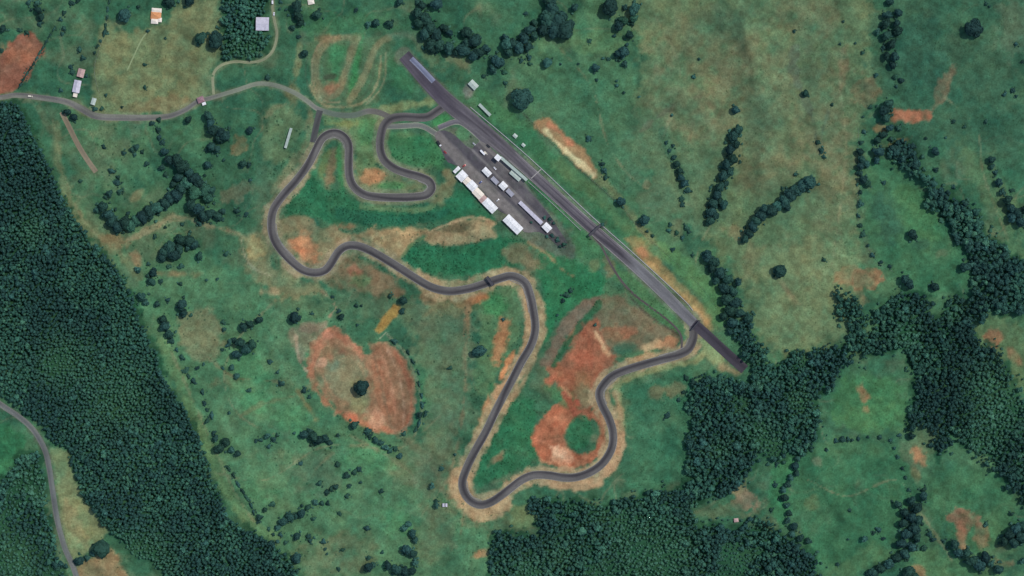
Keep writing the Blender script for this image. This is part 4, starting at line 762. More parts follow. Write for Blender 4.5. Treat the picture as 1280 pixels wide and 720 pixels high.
# ------------------------------------------------------------------ barriers and fences
def barrier(label, pts, h=1.0, w=.6, cat='barrier'):
    p = smooth(pts, 6); mb = MB(); vs_ = []
    for i, q in enumerate(p):
        a = np.array(p[max(0, i - 1)]); b = np.array(p[min(len(p) - 1, i + 1)]); t = (b - a) / np.hypot(*(b - a)); n_ = Vector((t[1], t[0], 0)).normalized()
        o = P(*q); row = [o - n_ * w / 2 + Vector((0, 0, -.3)), o - n_ * w * .3 + Vector((0, 0, h)), o + n_ * w * .3 + Vector((0, 0, h)), o + n_ * w / 2 + Vector((0, 0, -.3))]
        vs_.append([mb.bm.verts.new(k) for k in row])
    for r0, r1 in zip(vs_[:-1], vs_[1:]):
        for j in range(3): mb.bm.faces.new([r0[j], r0[j + 1], r1[j + 1], r1[j]])
    o = mb.build('barrier_wall', M['concrete']); return tag(o, label, cat)
barrier('pale concrete barrier along the far side of the main straight', [(588, 134), (640, 178), (680, 214), (737, 268), (790, 315), (852, 372), (866, 388)], 1.1, 1.1)
barrier('pale concrete pit wall between straight and paddock grass', [(660, 227), (690, 254), (726, 288)], 1.0, .7)
def fence(label, pts, sp=6.0):
    p = np.array(smooth(pts, 3)); s = np.concatenate([[0], np.cumsum(np.hypot(*np.diff(p, axis=0).T))])
    r = empty('wire_fence', P(*pts[0])); tag(r, label, 'fence'); o0 = r.location
    q = [(np.interp(t, s, p[:, 0]), np.interp(t, s, p[:, 1])) for t in np.arange(0, s[-1], sp)]
    pm_ = MB(); wm = MB(); last = None
    for a in q:
        b = P(*a) - o0; pm_.box(b.x - .1, b.x + .1, b.y - .1, b.y + .1, b.z - .3, b.z + 1.5)
        if last is not None:
            for z in (.5, .9, 1.35): wm.bar(last + Vector((0, 0, z)), b + Vector((0, 0, z)), .025, 3)
        last = b
    tag(pm_.build('post', M['wood'], r), kind='stuff'); tag(wm.build('wire', M['steel'], r), kind='stuff')
fence('long wire fence beside the dirt trail right of the straight', [(650, 137), (668, 155), (700, 189), (747, 231), (780, 261), (802, 289), (840, 324), (876, 358), (900, 392)])
fence('wire fence down the edge of the right pasture beside small shrubs', [(1073, 160), (1073, 220), (1072, 270), (1080, 300), (1100, 330), (1122, 342)])
fence('wire fence between the olive house field and the green strip', [(136, 0), (131, 40), (124, 62), (118, 90), (128, 130)])

# ------------------------------------------------------------------ vehicles
_vm = {}
def part(key, fn, name, mat, parent):
    if key not in _vm:
        o = fn().build(name, mat, parent); _vm[key] = o.data; return o
    return link(name, _vm[key], None, parent)
def wheel_mb(r, w):
    return MB().bar((0, -w / 2, 0), (0, w / 2, 0), r, 12)
def prof(pts, y0, y1):
    n = len(pts); return MB().poly([(x, y0, z) for x, z in pts] + [(x, y1, z) for x, z in pts], [tuple(range(n)), tuple(range(n, 2 * n))] + [(i, (i + 1) % n, (i + 1) % n + n, i + n) for i in range(n)])
def car(label, x, y, heading, colour, group=None, kind='car', z=0.3):
    r = empty({'car': 'parked_car', 'van': 'parked_van', 'truck': 'box_truck'}[kind], P(x, y, z), heading); tag(r, label, {'car': 'car', 'van': 'van', 'truck': 'truck'}[kind], group)
    if kind == 'car':
        L, W, R = 4.4, 1.8, .32; body = [(-2.2, .3), (2.2, .3), (2.2, .72), (1.3, .92), (-1.9, .98), (-2.2, .85)]; cab = [(-1.75, .95), (1.05, .9), (.45, 1.42), (-1.2, 1.45)]; wx = (1.35, -1.3)
    elif kind == 'van':
        L, W, R = 5.2, 1.95, .36; body = [(-2.6, .35), (2.6, .35), (2.6, 1.0), (2.0, 1.2), (1.3, 2.05), (-2.55, 2.1)]; cab = [(1.45, 1.25), (2.02, 1.22), (1.4, 2.0), (1.0, 2.0)]; wx = (1.7, -1.6)
    else:
        L, W, R = 8.0, 2.4, .48; body = [(-4, .6), (1.9, .6), (1.9, 3.3), (-4, 3.3)]; cab = [(2.05, .5), (4, .5), (4, 1.5), (3.6, 2.5), (2.05, 2.6)]; wx = (3.0, -2.4)
    part((kind, 'body', colour), lambda: prof(body, -W / 2, W / 2), 'body', M['car_' + colour], r)
    cm = M['glass'] if kind != 'truck' else M['car_white']
    cb = part((kind, 'cab', kind), lambda: prof(cab, -W / 2 + (.12 if kind == 'car' else -.01), W / 2 - (.12 if kind == 'car' else -.01)), 'cabin', cm, r)
    if kind == 'car': part((kind, 'roof', colour), lambda: MB().box(-1.2, .45, -.74, .74, 1.44, 1.5), 'roof', M['car_' + colour], r)
    if kind == 'truck': part((kind, 'ws'), lambda: MB().box(3.75, 4.02, -1.0, 1.0, 1.55, 2.2), 'windscreen', M['glass'], r)
    for sx in wx:
        for sy in (-1, 1):
            w = part((kind, 'wheel'), lambda: wheel_mb(R, .22), 'wheel', M['tyre'], r); w.location = (sx, sy * (W / 2 - .1), R)
    for sy in (-1, 1):
        h = part((kind, 'lamp'), lambda: MB().box(-.03, .05, -.18, .18, -.1, .1), 'headlight', M['lamp'], r); h.location = (L / 2, sy * (W / 2 - .3), .8 if kind == 'truck' else .62)
    return r
GV = 'vehicles parked in the paddock'
car('white vehicle on the road by the ploughed red field', 38, 120.4, -.12, 'cream', None, 'van')
for lb, x, y, hd, c, k in (
    ('silver car parked on the paddock nearest the round grass island', 592.6, 179.8, PA, 'silver', 'car'),
    ('white box truck parked above the middle paddock line', 603.4, 190.8, PA, 'white', 'truck'),
    ('cream van parked beside the white box truck', 607.2, 191.4, PA, 'cream', 'van'),
    ('dark red car parked at the upper end of the garage row', 580.2, 207.2, PA + 1.4, 'red', 'car'),
    ('dark red car parked near the paddock\'s upper left edge', 556.5, 190.2, PA, 'red', 'car'),
    ('black truck parked at the upper left corner of the paddock', 549, 179.5, PA - .2, 'black', 'truck'),
    ('black van parked between paddock and straight below the pit lane', 610.6, 182.4, PA, 'black', 'van'),
    ('blue car parked between the middle line and the garages', 600.6, 228.0, PA + 1.5, 'blue', 'car'),
    ('silver car parked beside the garages\' lower end', 622.0, 250.4, PA + 1.5, 'silver', 'car'),
    ('white car parked between the control tower and middle line', 618.6, 210.4, PA, 'white', 'car')):
    car(lb, x, y, hd, c, GV, k)
car('white car on the drive above the square lilac roofed building', 342.6, 17.6, 1.5, 'white')
car('white van on the drive at the top edge of the view', 340.8, 2.6, 1.6, 'white', None, 'van')

# ------------------------------------------------------------------ trees
def ico(sub):
    bm = bmesh.new(); bmesh.ops.create_icosphere(bm, subdivisions=sub, radius=1.0)
    bm.verts.ensure_lookup_table(); v = np.array([q.co[:] for q in bm.verts]); f = np.array([[q.index for q in p.verts] for p in bm.faces]); bm.free(); return v, f
IV0, IF0 = ico(1); IV1, IF1 = ico(2); IV2, IF2 = ico(3)
def leaf_tris(r, c, n, rad, size, squash=0.75):
    d = r.normal(size=(n, 3)); d /= np.linalg.norm(d, axis=1)[:, None]; d[:, 2] = np.where(d[:, 2] < -.3, -d[:, 2], d[:, 2])
    p = c + d * rad * r.uniform(.92, 1.18, (n, 1)) * np.array([1, 1, squash])
    a = r.normal(size=(n, 3)); a = a - d * (a * d).sum(1)[:, None] * .6; a /= np.linalg.norm(a, axis=1)[:, None]
    b = np.cross(d, a) + r.normal(size=(n, 3)) * .25
    s = size * r.uniform(.6, 1.5, (n, 1))
    v = np.stack([p + a * s, p - a * s * .5 + b * s * .8, p - a * s * .5 - b * s * .8], 1).reshape(-1, 3)
    return v, np.arange(n * 3).reshape(-1, 3)
def crown_mesh(seed, nl, spread, lr, sub, nleaf, zc, squash, lsize):
    r = np.random.default_rng(seed); vs_, fs = [], []; n0 = 0
    iv, if_ = (IV2, IF2) if sub == 2 else (IV1, IF1)
    for i in range(nl):
        a = 6.283 * (i / max(1, nl - 1)) + r.uniform(-.4, .4)
        rr = 0 if i == 0 else spread * r.uniform(.75, 1.1)
        c = np.array([rr * math.cos(a), rr * math.sin(a), zc + (squash * .32 if i == 0 else r.uniform(-.12, .12))])
        R = lr * r.uniform(.8, 1.2) * (1.25 if i == 0 else 1)
        v = iv * (1 + r.uniform(-.24, .24, (len(iv), 1))) * np.array([R, R, R * squash]) + c
        vs_.append(v); fs.append(if_ + n0); n0 += len(v)
        lv, lf = leaf_tris(r, c, nleaf, R, lsize, squash); vs_.append(lv); fs.append(lf + n0); n0 += len(lv)
    v = np.concatenate(vs_); f = np.concatenate(fs); v[:, :2] /= np.percentile(np.hypot(v[:, 0], v[:, 1]), 96)
    return np_mesh('crown', v, f)
def trunk_mesh(seed, hh, r0):
    r = random.Random(seed); mb = MB(); mb.bar((0, 0, -.15), (0, 0, hh), r0, 7, r0 * .6)
    for i in range(4):
        a = i * 1.57 + r.uniform(-.4, .4); mb.bar((0, 0, hh * r.uniform(.7, .98)), (.45 * math.cos(a), .45 * math.sin(a), hh * 1.35), r0 * .45, 5, r0 * .15)
    bmesh.ops.recalc_face_normals(mb.bm, faces=mb.bm.faces[:]); me = bpy.data.meshes.new('trunk'); mb.bm.to_mesh(me); mb.bm.free(); return me
TREE = []
for s in range(8):
    cm_ = crown_mesh(50 + s, 6 + s % 4, .52, .46, 2 if s % 2 else 1, 120, 1.0, .72, .13); cm_.materials.append(M['leaf'] if s < 6 else M['leafpale'])
    tm = trunk_mesh(s, .62, .07); tm.materials.append(M['bark']); TREE.append((cm_, tm))
SHRUB = []
for s in range(6):
    cm_ = crown_mesh(90 + s, 4 + s % 3, .55, .45, 1, 55, .55, .7, .19); cm_.materials.append(M['shrub_leaf'] if s < 4 else M['leafpale'])
    tm = trunk_mesh(s + 20, .3, .06); tm.materials.append(M['bark']); SHRUB.append((cm_, tm))
def proto(name, pair):
    r = empty(name, (0, 0, 0)); cc = link('crown', pair[0], None, r); link('trunk', pair[1], None, r); return r
PROT = {}
FEET = []
NT = {'broadleaf_tree': 0, 'shrub': 0}; trnd = random.Random(5)
WANTED = []
def tree(x, y, r, label, group=None, pale=False, sx=1.0, rot=None): WANTED.append((x, y, r, label, group, pale, sx, rot))
def plant(x, y, r, label, group=None, pale=False, sx=1.0, rot=None):
    kind = 'broadleaf_tree' if r >= 4.6 else 'shrub'; pool = TREE if kind == 'broadleaf_tree' else SHRUB
    k = (trnd.randrange(len(pool) - 2) if not pale else len(pool) - 1 - trnd.randrange(2))
    key = (kind, k)
    if key not in PROT:
        o = proto(kind, pool[k]); note_kids(o); PROT[key] = o
    else: o = copy_tree(PROT[key])
    hgt = 4.0 / r + .55 if kind == 'broadleaf_tree' else .9
    hgt = min(hgt, 1.2) if r < 12 else .72
    o.location = P(x, y); o.rotation_euler = (0, 0, trnd.uniform(0, 6.28) if rot is None else rot); o.scale = (r * sx * .92, r / sx * .92, r * hgt)
    NT[kind] += 1; FEET.append((x, y, r)); tag(o, label, 'tree' if kind == 'broadleaf_tree' else 'bush', group); return o
ORD = 'first second third fourth fifth sixth seventh eighth ninth tenth eleventh twelfth thirteenth fourteenth fifteenth sixteenth seventeenth eighteenth nineteenth twentieth'.split()
ORD += ['twenty-' + o for o in ORD[:9]]
def row(group, where, axis, items, hedge=0):
    """items in photo pixels: x, y, crown radius[, pale]; ordered from one end so that each label names one"""
    it = sorted(items, key=lambda q: q[0] if axis == 'x' else q[1])
    for i, q in enumerate(it):
        sz = 'large' if q[2] >= 10 else 'mid-sized' if q[2] >= 6.5 else 'small'
        pale = len(q) > 3
        noun = 'tree' if q[2] >= 4.6 else 'bush'
        if len(it) == 1: lb = f'{sz} {"pale" if pale else "dark"} {noun} {where}'
        else: lb = f'{sz} {"pale" if pale else "dark"} {noun}, {ORD[i]} from the {"left" if axis == "x" else "top"} {where}'
        if hedge:
            a_, b_ = it[max(0, i - 1)], it[min(len(it) - 1, i + 1)]
            tree(q[0], q[1], q[2], lb, group, pale, hedge, ang_of(a_, b_))
        else: tree(q[0], q[1], q[2], lb, group if len(it) > 1 else None, pale, trnd.uniform(.85, 1.2))
# single trees with a place of their own
for x, y, r, lb in ((653, 124, 15.5, 'very large dark round tree standing alone beside the tan earth bank'), (452.5, 484, 10.5, 'dark round tree alone inside the red dirt oval'),
    (157, 21, 9, 'dark round tree left of the orange tiled house'), (212, 3, 8, 'dark tree just above the right of the orange house'), (238, 1, 8, 'dark tree at the top edge right of the orange house'),
    (973.5, 338.5, 9, 'dark round tree alone in the pale olive right pasture'), (127, 685, 12, 'large dark tree at the corner of the pale field by the lower left road'),
    (776.5, 252, 6, 'dark round tree halfway along the dirt trail right of the straight'), (805, 276, 7, 'dark round tree beside the wire fence above the sandy strip'), (736, 173, 4.5, 'small dark round bush right of the tan earth bank'),
    (369, 397, 8.2, 'dark round tree above left of the red dirt oval'), (1140, 294, 7, 'dark round tree alone in the bright green right meadow'), (919, 138, 5.5, 'small dark tree above the hedge running down the pasture'),
    (371.5, 697, 7, 'dark round tree at the lower corner of the left plantation'), (834, 520, 4, 'small dark bush alone in the dark green field right of the circuit'), (629, 399, 2.6, 'tiny dark bush in the green inside the circuit\'s right bend'),
    (752.5, 281, 3.2, 'small dark bush at the right end of the steel footbridge'), (335, 97, 4, 'small dark bush above the bend of the access road'), (381, 67, 5, 'small dark tree left of the motocross loop'),
    (1153, 620, 6.2, 'dark tree below the upper red scar at lower right'), (563, 460, 3.5, 'small dark bush right of the dirt oval below the oval tree'), (834, 146, 0, ''), (504, 376, 5.5, 'small dark tree at the top of the ochre strip'),
    (1118, 560, 0, ''), (993, 39, 2.6, 'tiny dark bush alone in the upper brown pasture'), (1006, 117, 5, 'small dark tree low in the upper brown pasture'), (1138, 544, 5, 'small dark tree at the upper edge of the lower right meadow'), (1030, 325, 3, 'tiny dark bush above the red patch in the right pasture')):
    if r: tree(x, y, r, lb)
tree(599.5, 439, 9, 'dark oval tree inside the circuit right of the dirt oval', None, False, 1.22, .35)
tree(1216, 37, 13, 'large sparse dark tree in the upper right pasture')
row('pair of trees by the north wood', 'of the pair beside the small wood', 'x', [(252, 48, 8.5), (270.5, 50, 11)])
row('bushes in the orange house field', 'in the olive field below the orange house', 'x', [(181, 81, 3), (181.6, 109, 3), (153, 134, 2.2), (133, 119, 2.4), (173, 9, 3), (185, 39, 2.6), (207, 48, 2.2)])
row('bushes by the lilac house', 'around the lilac roofed house', 'y', [(100, 62, 4), (104, 73, 4), (91, 90, 4), (76, 113, 3.4), (119, 136, 4), (127, 136, 3.2), (108, 95, 3), (89, 84, 3.4)])
row('hedge along the house field', 'in the hedge beside the house field', 'y', [(137, 2, 3), (135, 12, 3), (134, 22, 3.2), (132, 32, 3.2), (131, 41, 4.4), (126, 51, 2.4), (122, 58, 2.6), (119, 66, 2.4)], 1.6)
row('hedge by the ploughed field', 'in the hedge beside the ploughed red field', 'y', [(68, 36, 2.6), (63, 44, 2.8), (58, 52, 2.8), (54, 60, 3), (50, 66, 3), (46, 73, 3), (42, 80, 3), (38, 86, 3), (34, 92, 3), (30, 99, 3), (26, 106, 3)], 1.75)
row('bushes at the top left corner', 'at the top left corner', 'x', [(5, 36, 5), (25, 38, 3.2), (34, 41, 3.4), (2, 63, 3.5), (36, 3, 4), (40, 12, 2.6)])
row('trees along the upper left gully', 'in the upper left gully', 'y', [(47, 4, 4.4), (49, 13, 5), (52, 21, 5), (50, 30, 4), (80, 16, 3.6), (76, 24, 3.4), (80, 36, 3.4), (90, 4, 4), (98, 1, 4), (78, 42, 3)])
row('roadside bushes', 'along the lower side of the access road', 'x', [(85, 140, 5), (93, 147, 5), (190, 154, 4), (198, 163, 4.4), (199, 172, 4), (236, 150, 5), (203, 178, 4)])
row('trees below the gatehouse', 'below the rose gatehouse', 'y', [(262, 146, 6.4), (264, 155, 6), (268, 163, 7.5), (277, 166, 6), (283, 170, 7), (275, 174, 5.5), (265, 184, 6), (272, 187, 5), (259, 187, 4)])
row('bushes left of the long stand', 'between woods and the long pale stand', 'y', [(313, 163, 5), (305, 205, 5), (311, 206, 4), (260, 206, 5), (256, 219, 2.4), (313, 225, 2.6), (280, 200, 2.4), (297, 264, 4), (308, 268, 3.4)])
row('trees right of the square building', 'right of the square lilac building', 'y', [(372, 9, 8), (374, 21, 6.5), (377, 29, 5), (366, 35, 4.6), (397, 19, 6.2), (350, 11, 2.2), (358, 12, 2.2), (361, 19, 2.2)])
row('trees above the motocross loop', 'above the motocross loop', 'x', [(461, 31, 4.6), (470, 29, 5.4), (487, 30, 5.4), (445, 13, 3), (500, 3, 5), (522, 3, 4), (374, 46, 3), (351, 2, 3)])
row('grove at the top of the straight', 'in the grove above the straight\'s upper end', 'y', [(528, 8, 6), (546, 6, 8), (522, 18, 8), (531, 24, 9), (525, 30, 7), (538, 36, 9), (531, 43, 8), (546, 46, 9), (539, 55, 8.5), (549, 58, 8), (541, 63, 5), (556, 36, 6), (562, 42, 5)])
row('trees beside the upper straight', 'between the grove and the big round tree', 'x', [(561, 61, 8), (570, 66, 5), (584, 42, 8), (583, 54, 6), (594, 52, 9), (579, 63, 9), (600, 66, 8), (608, 62, 6), (592, 70, 7), (623, 78, 9), (616, 87, 5.5), (631, 90, 4, 1), (634, 56, 8, 1), (632, 48, 5), (632, 104, 3.4), (636, 66, 6), (605, 95, 3.4)])
row('grove at the top middle', 'in the large grove at the top middle', 'x', [(690, 10, 11), (684, 24, 11), (699, 26, 13), (707, 38, 13), (693, 38, 11), (678, 38, 8), (668, 30, 5), (662, 38, 7), (655, 48, 8), (648, 60, 8), (641, 55, 7), (668, 46, 6), (660, 60, 6), (652, 76, 3.6), (683, 1, 7), (657, 17, 3), (662, 72, 4)])
row('trees in the top pasture', 'in the top pasture right of the grove', 'y', [(718, 10, 5.2), (763, 11, 11), (781, 10, 4), (793, 12, 8, 1), (792, 24, 5, 1), (773, 33, 6.5), (779, 26, 6, 1), (768, 45, 3), (787, 45, 5.5), (783, 56, 3), (779, 66, 7.5), (772, 68, 6), (761, 74, 3), (754, 73, 2.4), (781, 80, 4.6), (790, 30, 4)])
row('bushes in the field below the top grove', 'in the green field below the top grove', 'x', [(684, 79, 6.4, 1), (701, 80, 2), (744, 85, 5.4), (746, 100, 2.4), (737, 51, 3.4), (771, 107, 2.6, 1), (780, 116, 2.4, 1), (723, 80, 2), (662, 80, 3, 1), (771, 101, 2, 1)])
row('bushes in the brown pasture', 'across the upper brown pasture', 'x', [(867, 96, 3, 1), (874, 74, 2.2), (840, 144, 2.4), (1069, 54, 2.2), (1078, 66, 3), (1040, 131, 2.8), (1022, 178, 3.6), (1027, 188, 4.4), (1030, 196, 3), (994, 218, 2.4), (799, 121, 2, 1), (1054, 27, 2), (1050, 55, 2)])
row('hedge down the pasture', 'in the thick hedge running down the pasture', 'y', [(921, 163, 7), (916, 172, 7.5), (919, 182, 6), (912, 188, 7), (915, 200, 7.5), (908, 206, 7), (911, 216, 6), (903, 220, 7), (906, 230, 5), (899, 234, 7), (895, 245, 7), (899, 252, 5), (891, 256, 7), (888, 266, 7), (893, 271, 6), (887, 277, 6), (904, 256, 6, 1)], 1.1)
row('thin hedge in the pasture', 'in the thin hedge left of the thick one', 'y', [(833, 178, 3), (837, 188, 3), (842, 197, 4), (845, 206, 5), (849, 214, 5), (851, 222, 5), (855, 230, 5.2), (859, 238, 4.4), (852, 249, 4), (853, 256, 3.4), (841, 182, 3)])
row('bushes by the dirt trail', 'between the dirt trail and thin hedge', 'y', [(753, 205, 3.6), (755, 213, 4), (757, 222, 3.6), (838, 281, 3.4), (846, 291, 3.4, 1), (858, 285, 4.4), (841, 312, 3), (866, 319, 2.6), (853, 297, 3, 1), (836, 288, 3, 1), (809, 289, 2.4), (816, 295, 2.6), (861, 290, 3)])
row('diagonal row in the right pasture', 'in the diagonal row across the right pasture', 'x', [(1010, 228, 9.5), (1001, 234, 8.5), (994, 239, 8), (986, 244, 9), (980, 252, 8.5), (971, 258, 7, 1), (963, 264, 8.5), (955, 262, 7), (951, 270, 8), (945, 276, 7.5), (940, 284, 7.5), (935, 292, 6.5), (930, 299, 6), (983, 260, 5), (995, 218, 2.6)])
row('trees between straight and pasture', 'in the row right of the sandy strip', 'y', [(884, 320, 8), (892, 327, 8), (889, 336, 6), (899, 341, 8), (895, 350, 6), (909, 349, 7.5), (922, 352, 5.4), (905, 360, 7.5), (915, 364, 7), (908, 374, 8), (919, 378, 8), (913, 388, 8), (924, 391, 7), (904, 395, 6), (935, 398, 7), (915, 403, 7)])
row('upper part of the right hedgerow', 'in the hedgerow from the top edge', 'y', [(1112, 3, 5), (1108, 20, 6.5), (1106, 30, 6.5), (1097, 40, 4.6), (1107, 45, 6.5), (1122, 17, 5.4), (1120, 30, 5), (1121, 39, 6.5), (1113, 56, 6.5), (1107, 70, 5.4), (1117, 72, 6.5), (1115, 82, 5), (1126, 101, 4.4), (1119, 96, 4, 1), (1095, 94, 3.4, 1), (1120, 108, 2.6), (1105, 60, 4)])
row('hedgerow by the small red scar', 'in the hedgerow beside the upper right red scar', 'y', [(1110, 130, 6.5), (1105, 138, 7.5), (1106, 148, 6.6), (1112, 160, 5.4), (1123, 160, 4.4), (1104, 169, 5), (1096, 176, 5), (1080, 165, 3.2), (1088, 134, 3), (1076, 178, 3.6), (1079, 146, 2), (1113, 174, 4), (1097, 190, 7), (1095, 200, 5), (1114, 186, 5)])
row('bushes along the wire fence', 'along the right pasture\'s wire fence', 'y', [(1074, 190, 5), (1076, 199, 5), (1075, 208, 5), (1074, 217, 4.6), (1078, 225, 6), (1075, 240, 3.4), (1075, 255, 4.8), (1073, 270, 3), (1075, 282, 3.4), (1079, 293, 3.8), (1085, 307, 2.4), (1090, 319, 3.6), (1101, 328, 3.2), (1112, 333, 2.8), (1082, 205, 5, 1), (1084, 230, 5, 1)])
row('bushes in the top right pasture', 'across the top right pasture', 'x', [(1192, 152, 3), (1206, 158, 3), (1157, 173, 2.4), (1255, 118, 3.4), (1266, 113, 3.6), (1270, 120, 2.6), (1232, 152, 3.2), (1270, 55, 3), (1278, 77, 3), (1232, 5, 2.6), (1237, 8, 2), (1182, 172, 2)])
row('trees at the right edge', 'in the broken line at the right edge', 'y', [(1238, 200, 5.4), (1239, 208, 4.6), (1244, 216, 4), (1247, 228, 5.4), (1252, 240, 5), (1258, 250, 6.4), (1265, 238, 3.4), (1262, 260, 6), (1270, 266, 7), (1263, 272, 6.6), (1274, 278, 7), (1280, 262, 6)])
row('trees beside the right corridor', 'beside the wooded corridor at right', 'y', [(1168, 190, 6), (1170, 212, 4), (1192, 234, 3), (1207, 255, 4), (1205, 334, 7), (1214, 330, 5), (1130, 349, 6), (1136, 356, 6.6), (1105, 228, 3.6), (1167, 359, 6)])
row('western curved belt, upper arm', 'in the upper arm of the curved western belt', 'y', [(199, 150, 4), (207, 190, 5.4), (212, 200, 6.4), (203, 210, 5), (222, 201, 8), (230, 209, 9), (237, 216, 7), (243, 223, 9), (234, 229, 8, 1), (250, 229, 8), (257, 237, 8, 1), (246, 240, 10, 1), (265, 238, 6), (224, 222, 6), (228, 236, 8), (218, 230, 5), (261, 247, 7, 1), (207, 218, 4)])
row('western curved belt, lower arm', 'in the lower arm of the curved western belt', 'x', [(123, 262, 5), (130, 258, 7), (136, 268, 8), (141, 277, 8), (148, 284, 8), (157, 278, 8), (165, 283, 7, 1), (171, 276, 7, 1), (179, 272, 8.5), (188, 266, 9), (197, 260, 8.5, 1), (206, 254, 8), (213, 247, 8), (221, 244, 8.5), (147, 291, 3.4), (160, 267, 3.4), (132, 246, 3.4)])
row('east end of the western belt', 'at the right end of the curved western belt', 'x', [(242, 258, 8.5), (250, 262, 8), (255, 270, 7), (263, 268, 7.5), (272, 270, 6.4), (279, 264, 5), (276, 274, 4), (250, 279, 4), (228, 280, 3), (246, 274, 3.6)])
row('bushes above the western belt', 'in the pasture above the curved western belt', 'x', [(138, 242, 5), (150, 240, 4.4), (147, 228, 4.4), (140, 214, 4.4), (184, 205, 4.2), (148, 222, 3.4), (155, 191, 3.6), (165, 187, 4.4), (172, 184, 4.6), (178, 190, 3), (130, 184, 3.4), (101, 226, 3), (169, 193, 3)])
row('clump below the western belt', 'in the clump below the curved western belt', 'x', [(207, 316, 7), (214, 309, 9), (219, 319, 8), (228, 300, 8), (237, 301, 8), (244, 306, 6), (225, 311, 7), (203, 322, 6), (212, 333, 3.6), (227, 333, 4.4), (250, 320, 5.4), (283, 317, 4), (194, 296, 3.4), (207, 284, 2.4), (236, 310, 5)])
row('bushes beside the plantation', 'between the plantation edge and brown field', 'y', [(186, 330, 3.4), (173, 337, 5), (193, 340, 6), (190, 352, 5.4), (201, 352, 3.4), (226, 355, 3.4), (178, 371, 6.4), (183, 378, 5), (197, 380, 4.6), (210, 375, 3.4), (228, 381, 7.5), (231, 391, 6), (239, 394, 3), (205, 399, 6), (207, 408, 6.6), (213, 418, 6), (214, 426, 4.4), (186, 345, 4), (259, 350, 2.4), (272, 349, 2.4)])
row('bushes along the west strip', 'along the pale green strip by the plantation', 'y', [(228, 447, 4), (233, 463, 4.4), (236, 470, 3), (242, 476, 4.4), (253, 490, 3.6), (256, 504, 3.4), (259, 512, 2.6), (265, 519, 4), (259, 526, 4), (247, 460, 3), (255, 455, 2.4), (221, 437, 3)], 1.3)
row('bushes right of the brown field', 'right of the small brown western field', 'y', [(279, 402, 3.4), (280, 412, 3.4), (278, 437, 2.8), (288, 427, 4.4), (305, 408, 6), (313, 405, 5.4), (301, 428, 6.6), (309, 436, 7, 1), (297, 443, 6.4), (316, 430, 6, 1), (279, 460, 2.6), (290, 459, 4.6), (297, 470, 4.8), (311, 488, 3.4), (324, 400, 5.4), (287, 516, 2.4), (292, 425, 4), (285, 432, 3.4)])
row('bushes around the dirt oval', 'around the red dirt oval', 'y', [(427, 396, 5), (424, 389, 3.4), (390, 392, 2.6), (445, 382, 3.2), (503, 388, 4), (488, 370, 3.4), (493, 427, 4.4), (352, 479, 4.2), (347, 465, 2.6), (338, 452, 3.6), (380, 488, 4.2), (387, 496, 3), (443, 531, 5.4), (460, 538, 5), (505, 542, 3.6), (447, 406, 2.4), (416, 371, 2.6), (452, 382, 2.2)])
row('bushes right of the dirt oval', 'in the line right of the dirt oval', 'y', [(510, 440, 3), (516, 452, 2.8), (523, 465, 2.8), (524, 480, 2.8), (527, 494, 3), (528, 506, 3.6), (525, 518, 5), (532, 517, 3.4), (524, 529, 4), (520, 537, 3)], 1.6)
row('clump below left of the dirt oval', 'in the clump below left of the oval', 'x', [(381, 543, 6), (388, 539, 5), (393, 546, 7), (400, 550, 6), (407, 547, 5.4), (412, 553, 4.4), (389, 556, 3), (422, 544, 2.6), (368, 541, 2.4)])
row('row below the dirt oval', 'in the row below the dirt oval', 'x', [(463, 545, 4.4), (470, 550, 5), (477, 553, 5), (482, 559, 5), (488, 563, 4.4), (494, 560, 4), (500, 570, 4.2), (459, 541, 3.4)])
row('bushes in the lower west pasture', 'in the pasture right of the strip', 'x', [(335, 545, 4.6), (342, 549, 4), (347, 544, 3), (326, 550, 3.6), (336, 558, 3.4), (376, 579, 3.4), (320, 551, 2.6), (275, 560, 7), (283, 552, 6), (270, 548, 5), (290, 562, 5, 1), (298, 567, 5), (268, 541, 4)])
row('diagonal bushes in the lower pasture', 'in the lower left diagonal line', 'x', [(348, 659, 5), (351, 668, 3.6), (355, 651, 6), (363, 645, 6), (371, 645, 4, 1), (378, 641, 5.4), (385, 634, 4.4), (395, 628, 4.6), (402, 629, 4), (410, 629, 3.6), (409, 615, 4), (414, 611, 4), (420, 608, 4.6), (378, 632, 2.4), (347, 677, 3), (342, 668, 2.6)])
row('scattered lower bushes', 'scattered above the diagonal line', 'x', [(422, 580, 4.2), (399, 604, 4.2), (434, 594, 5), (443, 590, 4.4), (449, 586, 3.8), (437, 607, 3.4), (434, 620, 3.8), (451, 603, 2.6), (477, 614, 3.6), (341, 630, 4.4), (331, 637, 3.6), (325, 646, 5), (392, 648, 3.6), (336, 661, 3), (323, 652, 3)])
row('bushes by the plantation corner', 'near the plantation\'s lower corner', 'x', [(372, 670, 5.2), (386, 670, 4), (388, 676, 3.4), (405, 677, 4), (407, 686, 2.6), (409, 692, 2.2), (357, 678, 3.2), (428, 687, 3), (425, 642, 3.2), (423, 711, 3), (393, 672, 2)])
row('trees at the bottom middle', 'at the bottom edge below the hairpin', 'y', [(459, 660, 4), (461, 697, 3.6), (461, 709, 6.4), (467, 706, 4), (506, 660, 5), (511, 655, 5), (516, 666, 5.4), (519, 675, 5), (509, 686, 6.6), (516, 692, 6), (485, 706, 5.4), (497, 711, 7), (506, 714, 7), (515, 713, 6), (519, 702, 5), (478, 690, 2.6)])
row('bushes left of the hairpin', 'left of the bottom hairpin', 'y', [(540, 607, 4.6), (546, 632, 4.6), (552, 586, 3.6), (569, 568, 2.4), (545, 626, 3)])
row('trees at the pale field corner', 'beside the corner of the pale lower field', 'x', [(101, 700, 6.4), (110, 697, 5), (116, 692, 4.4), (96, 703, 4)])
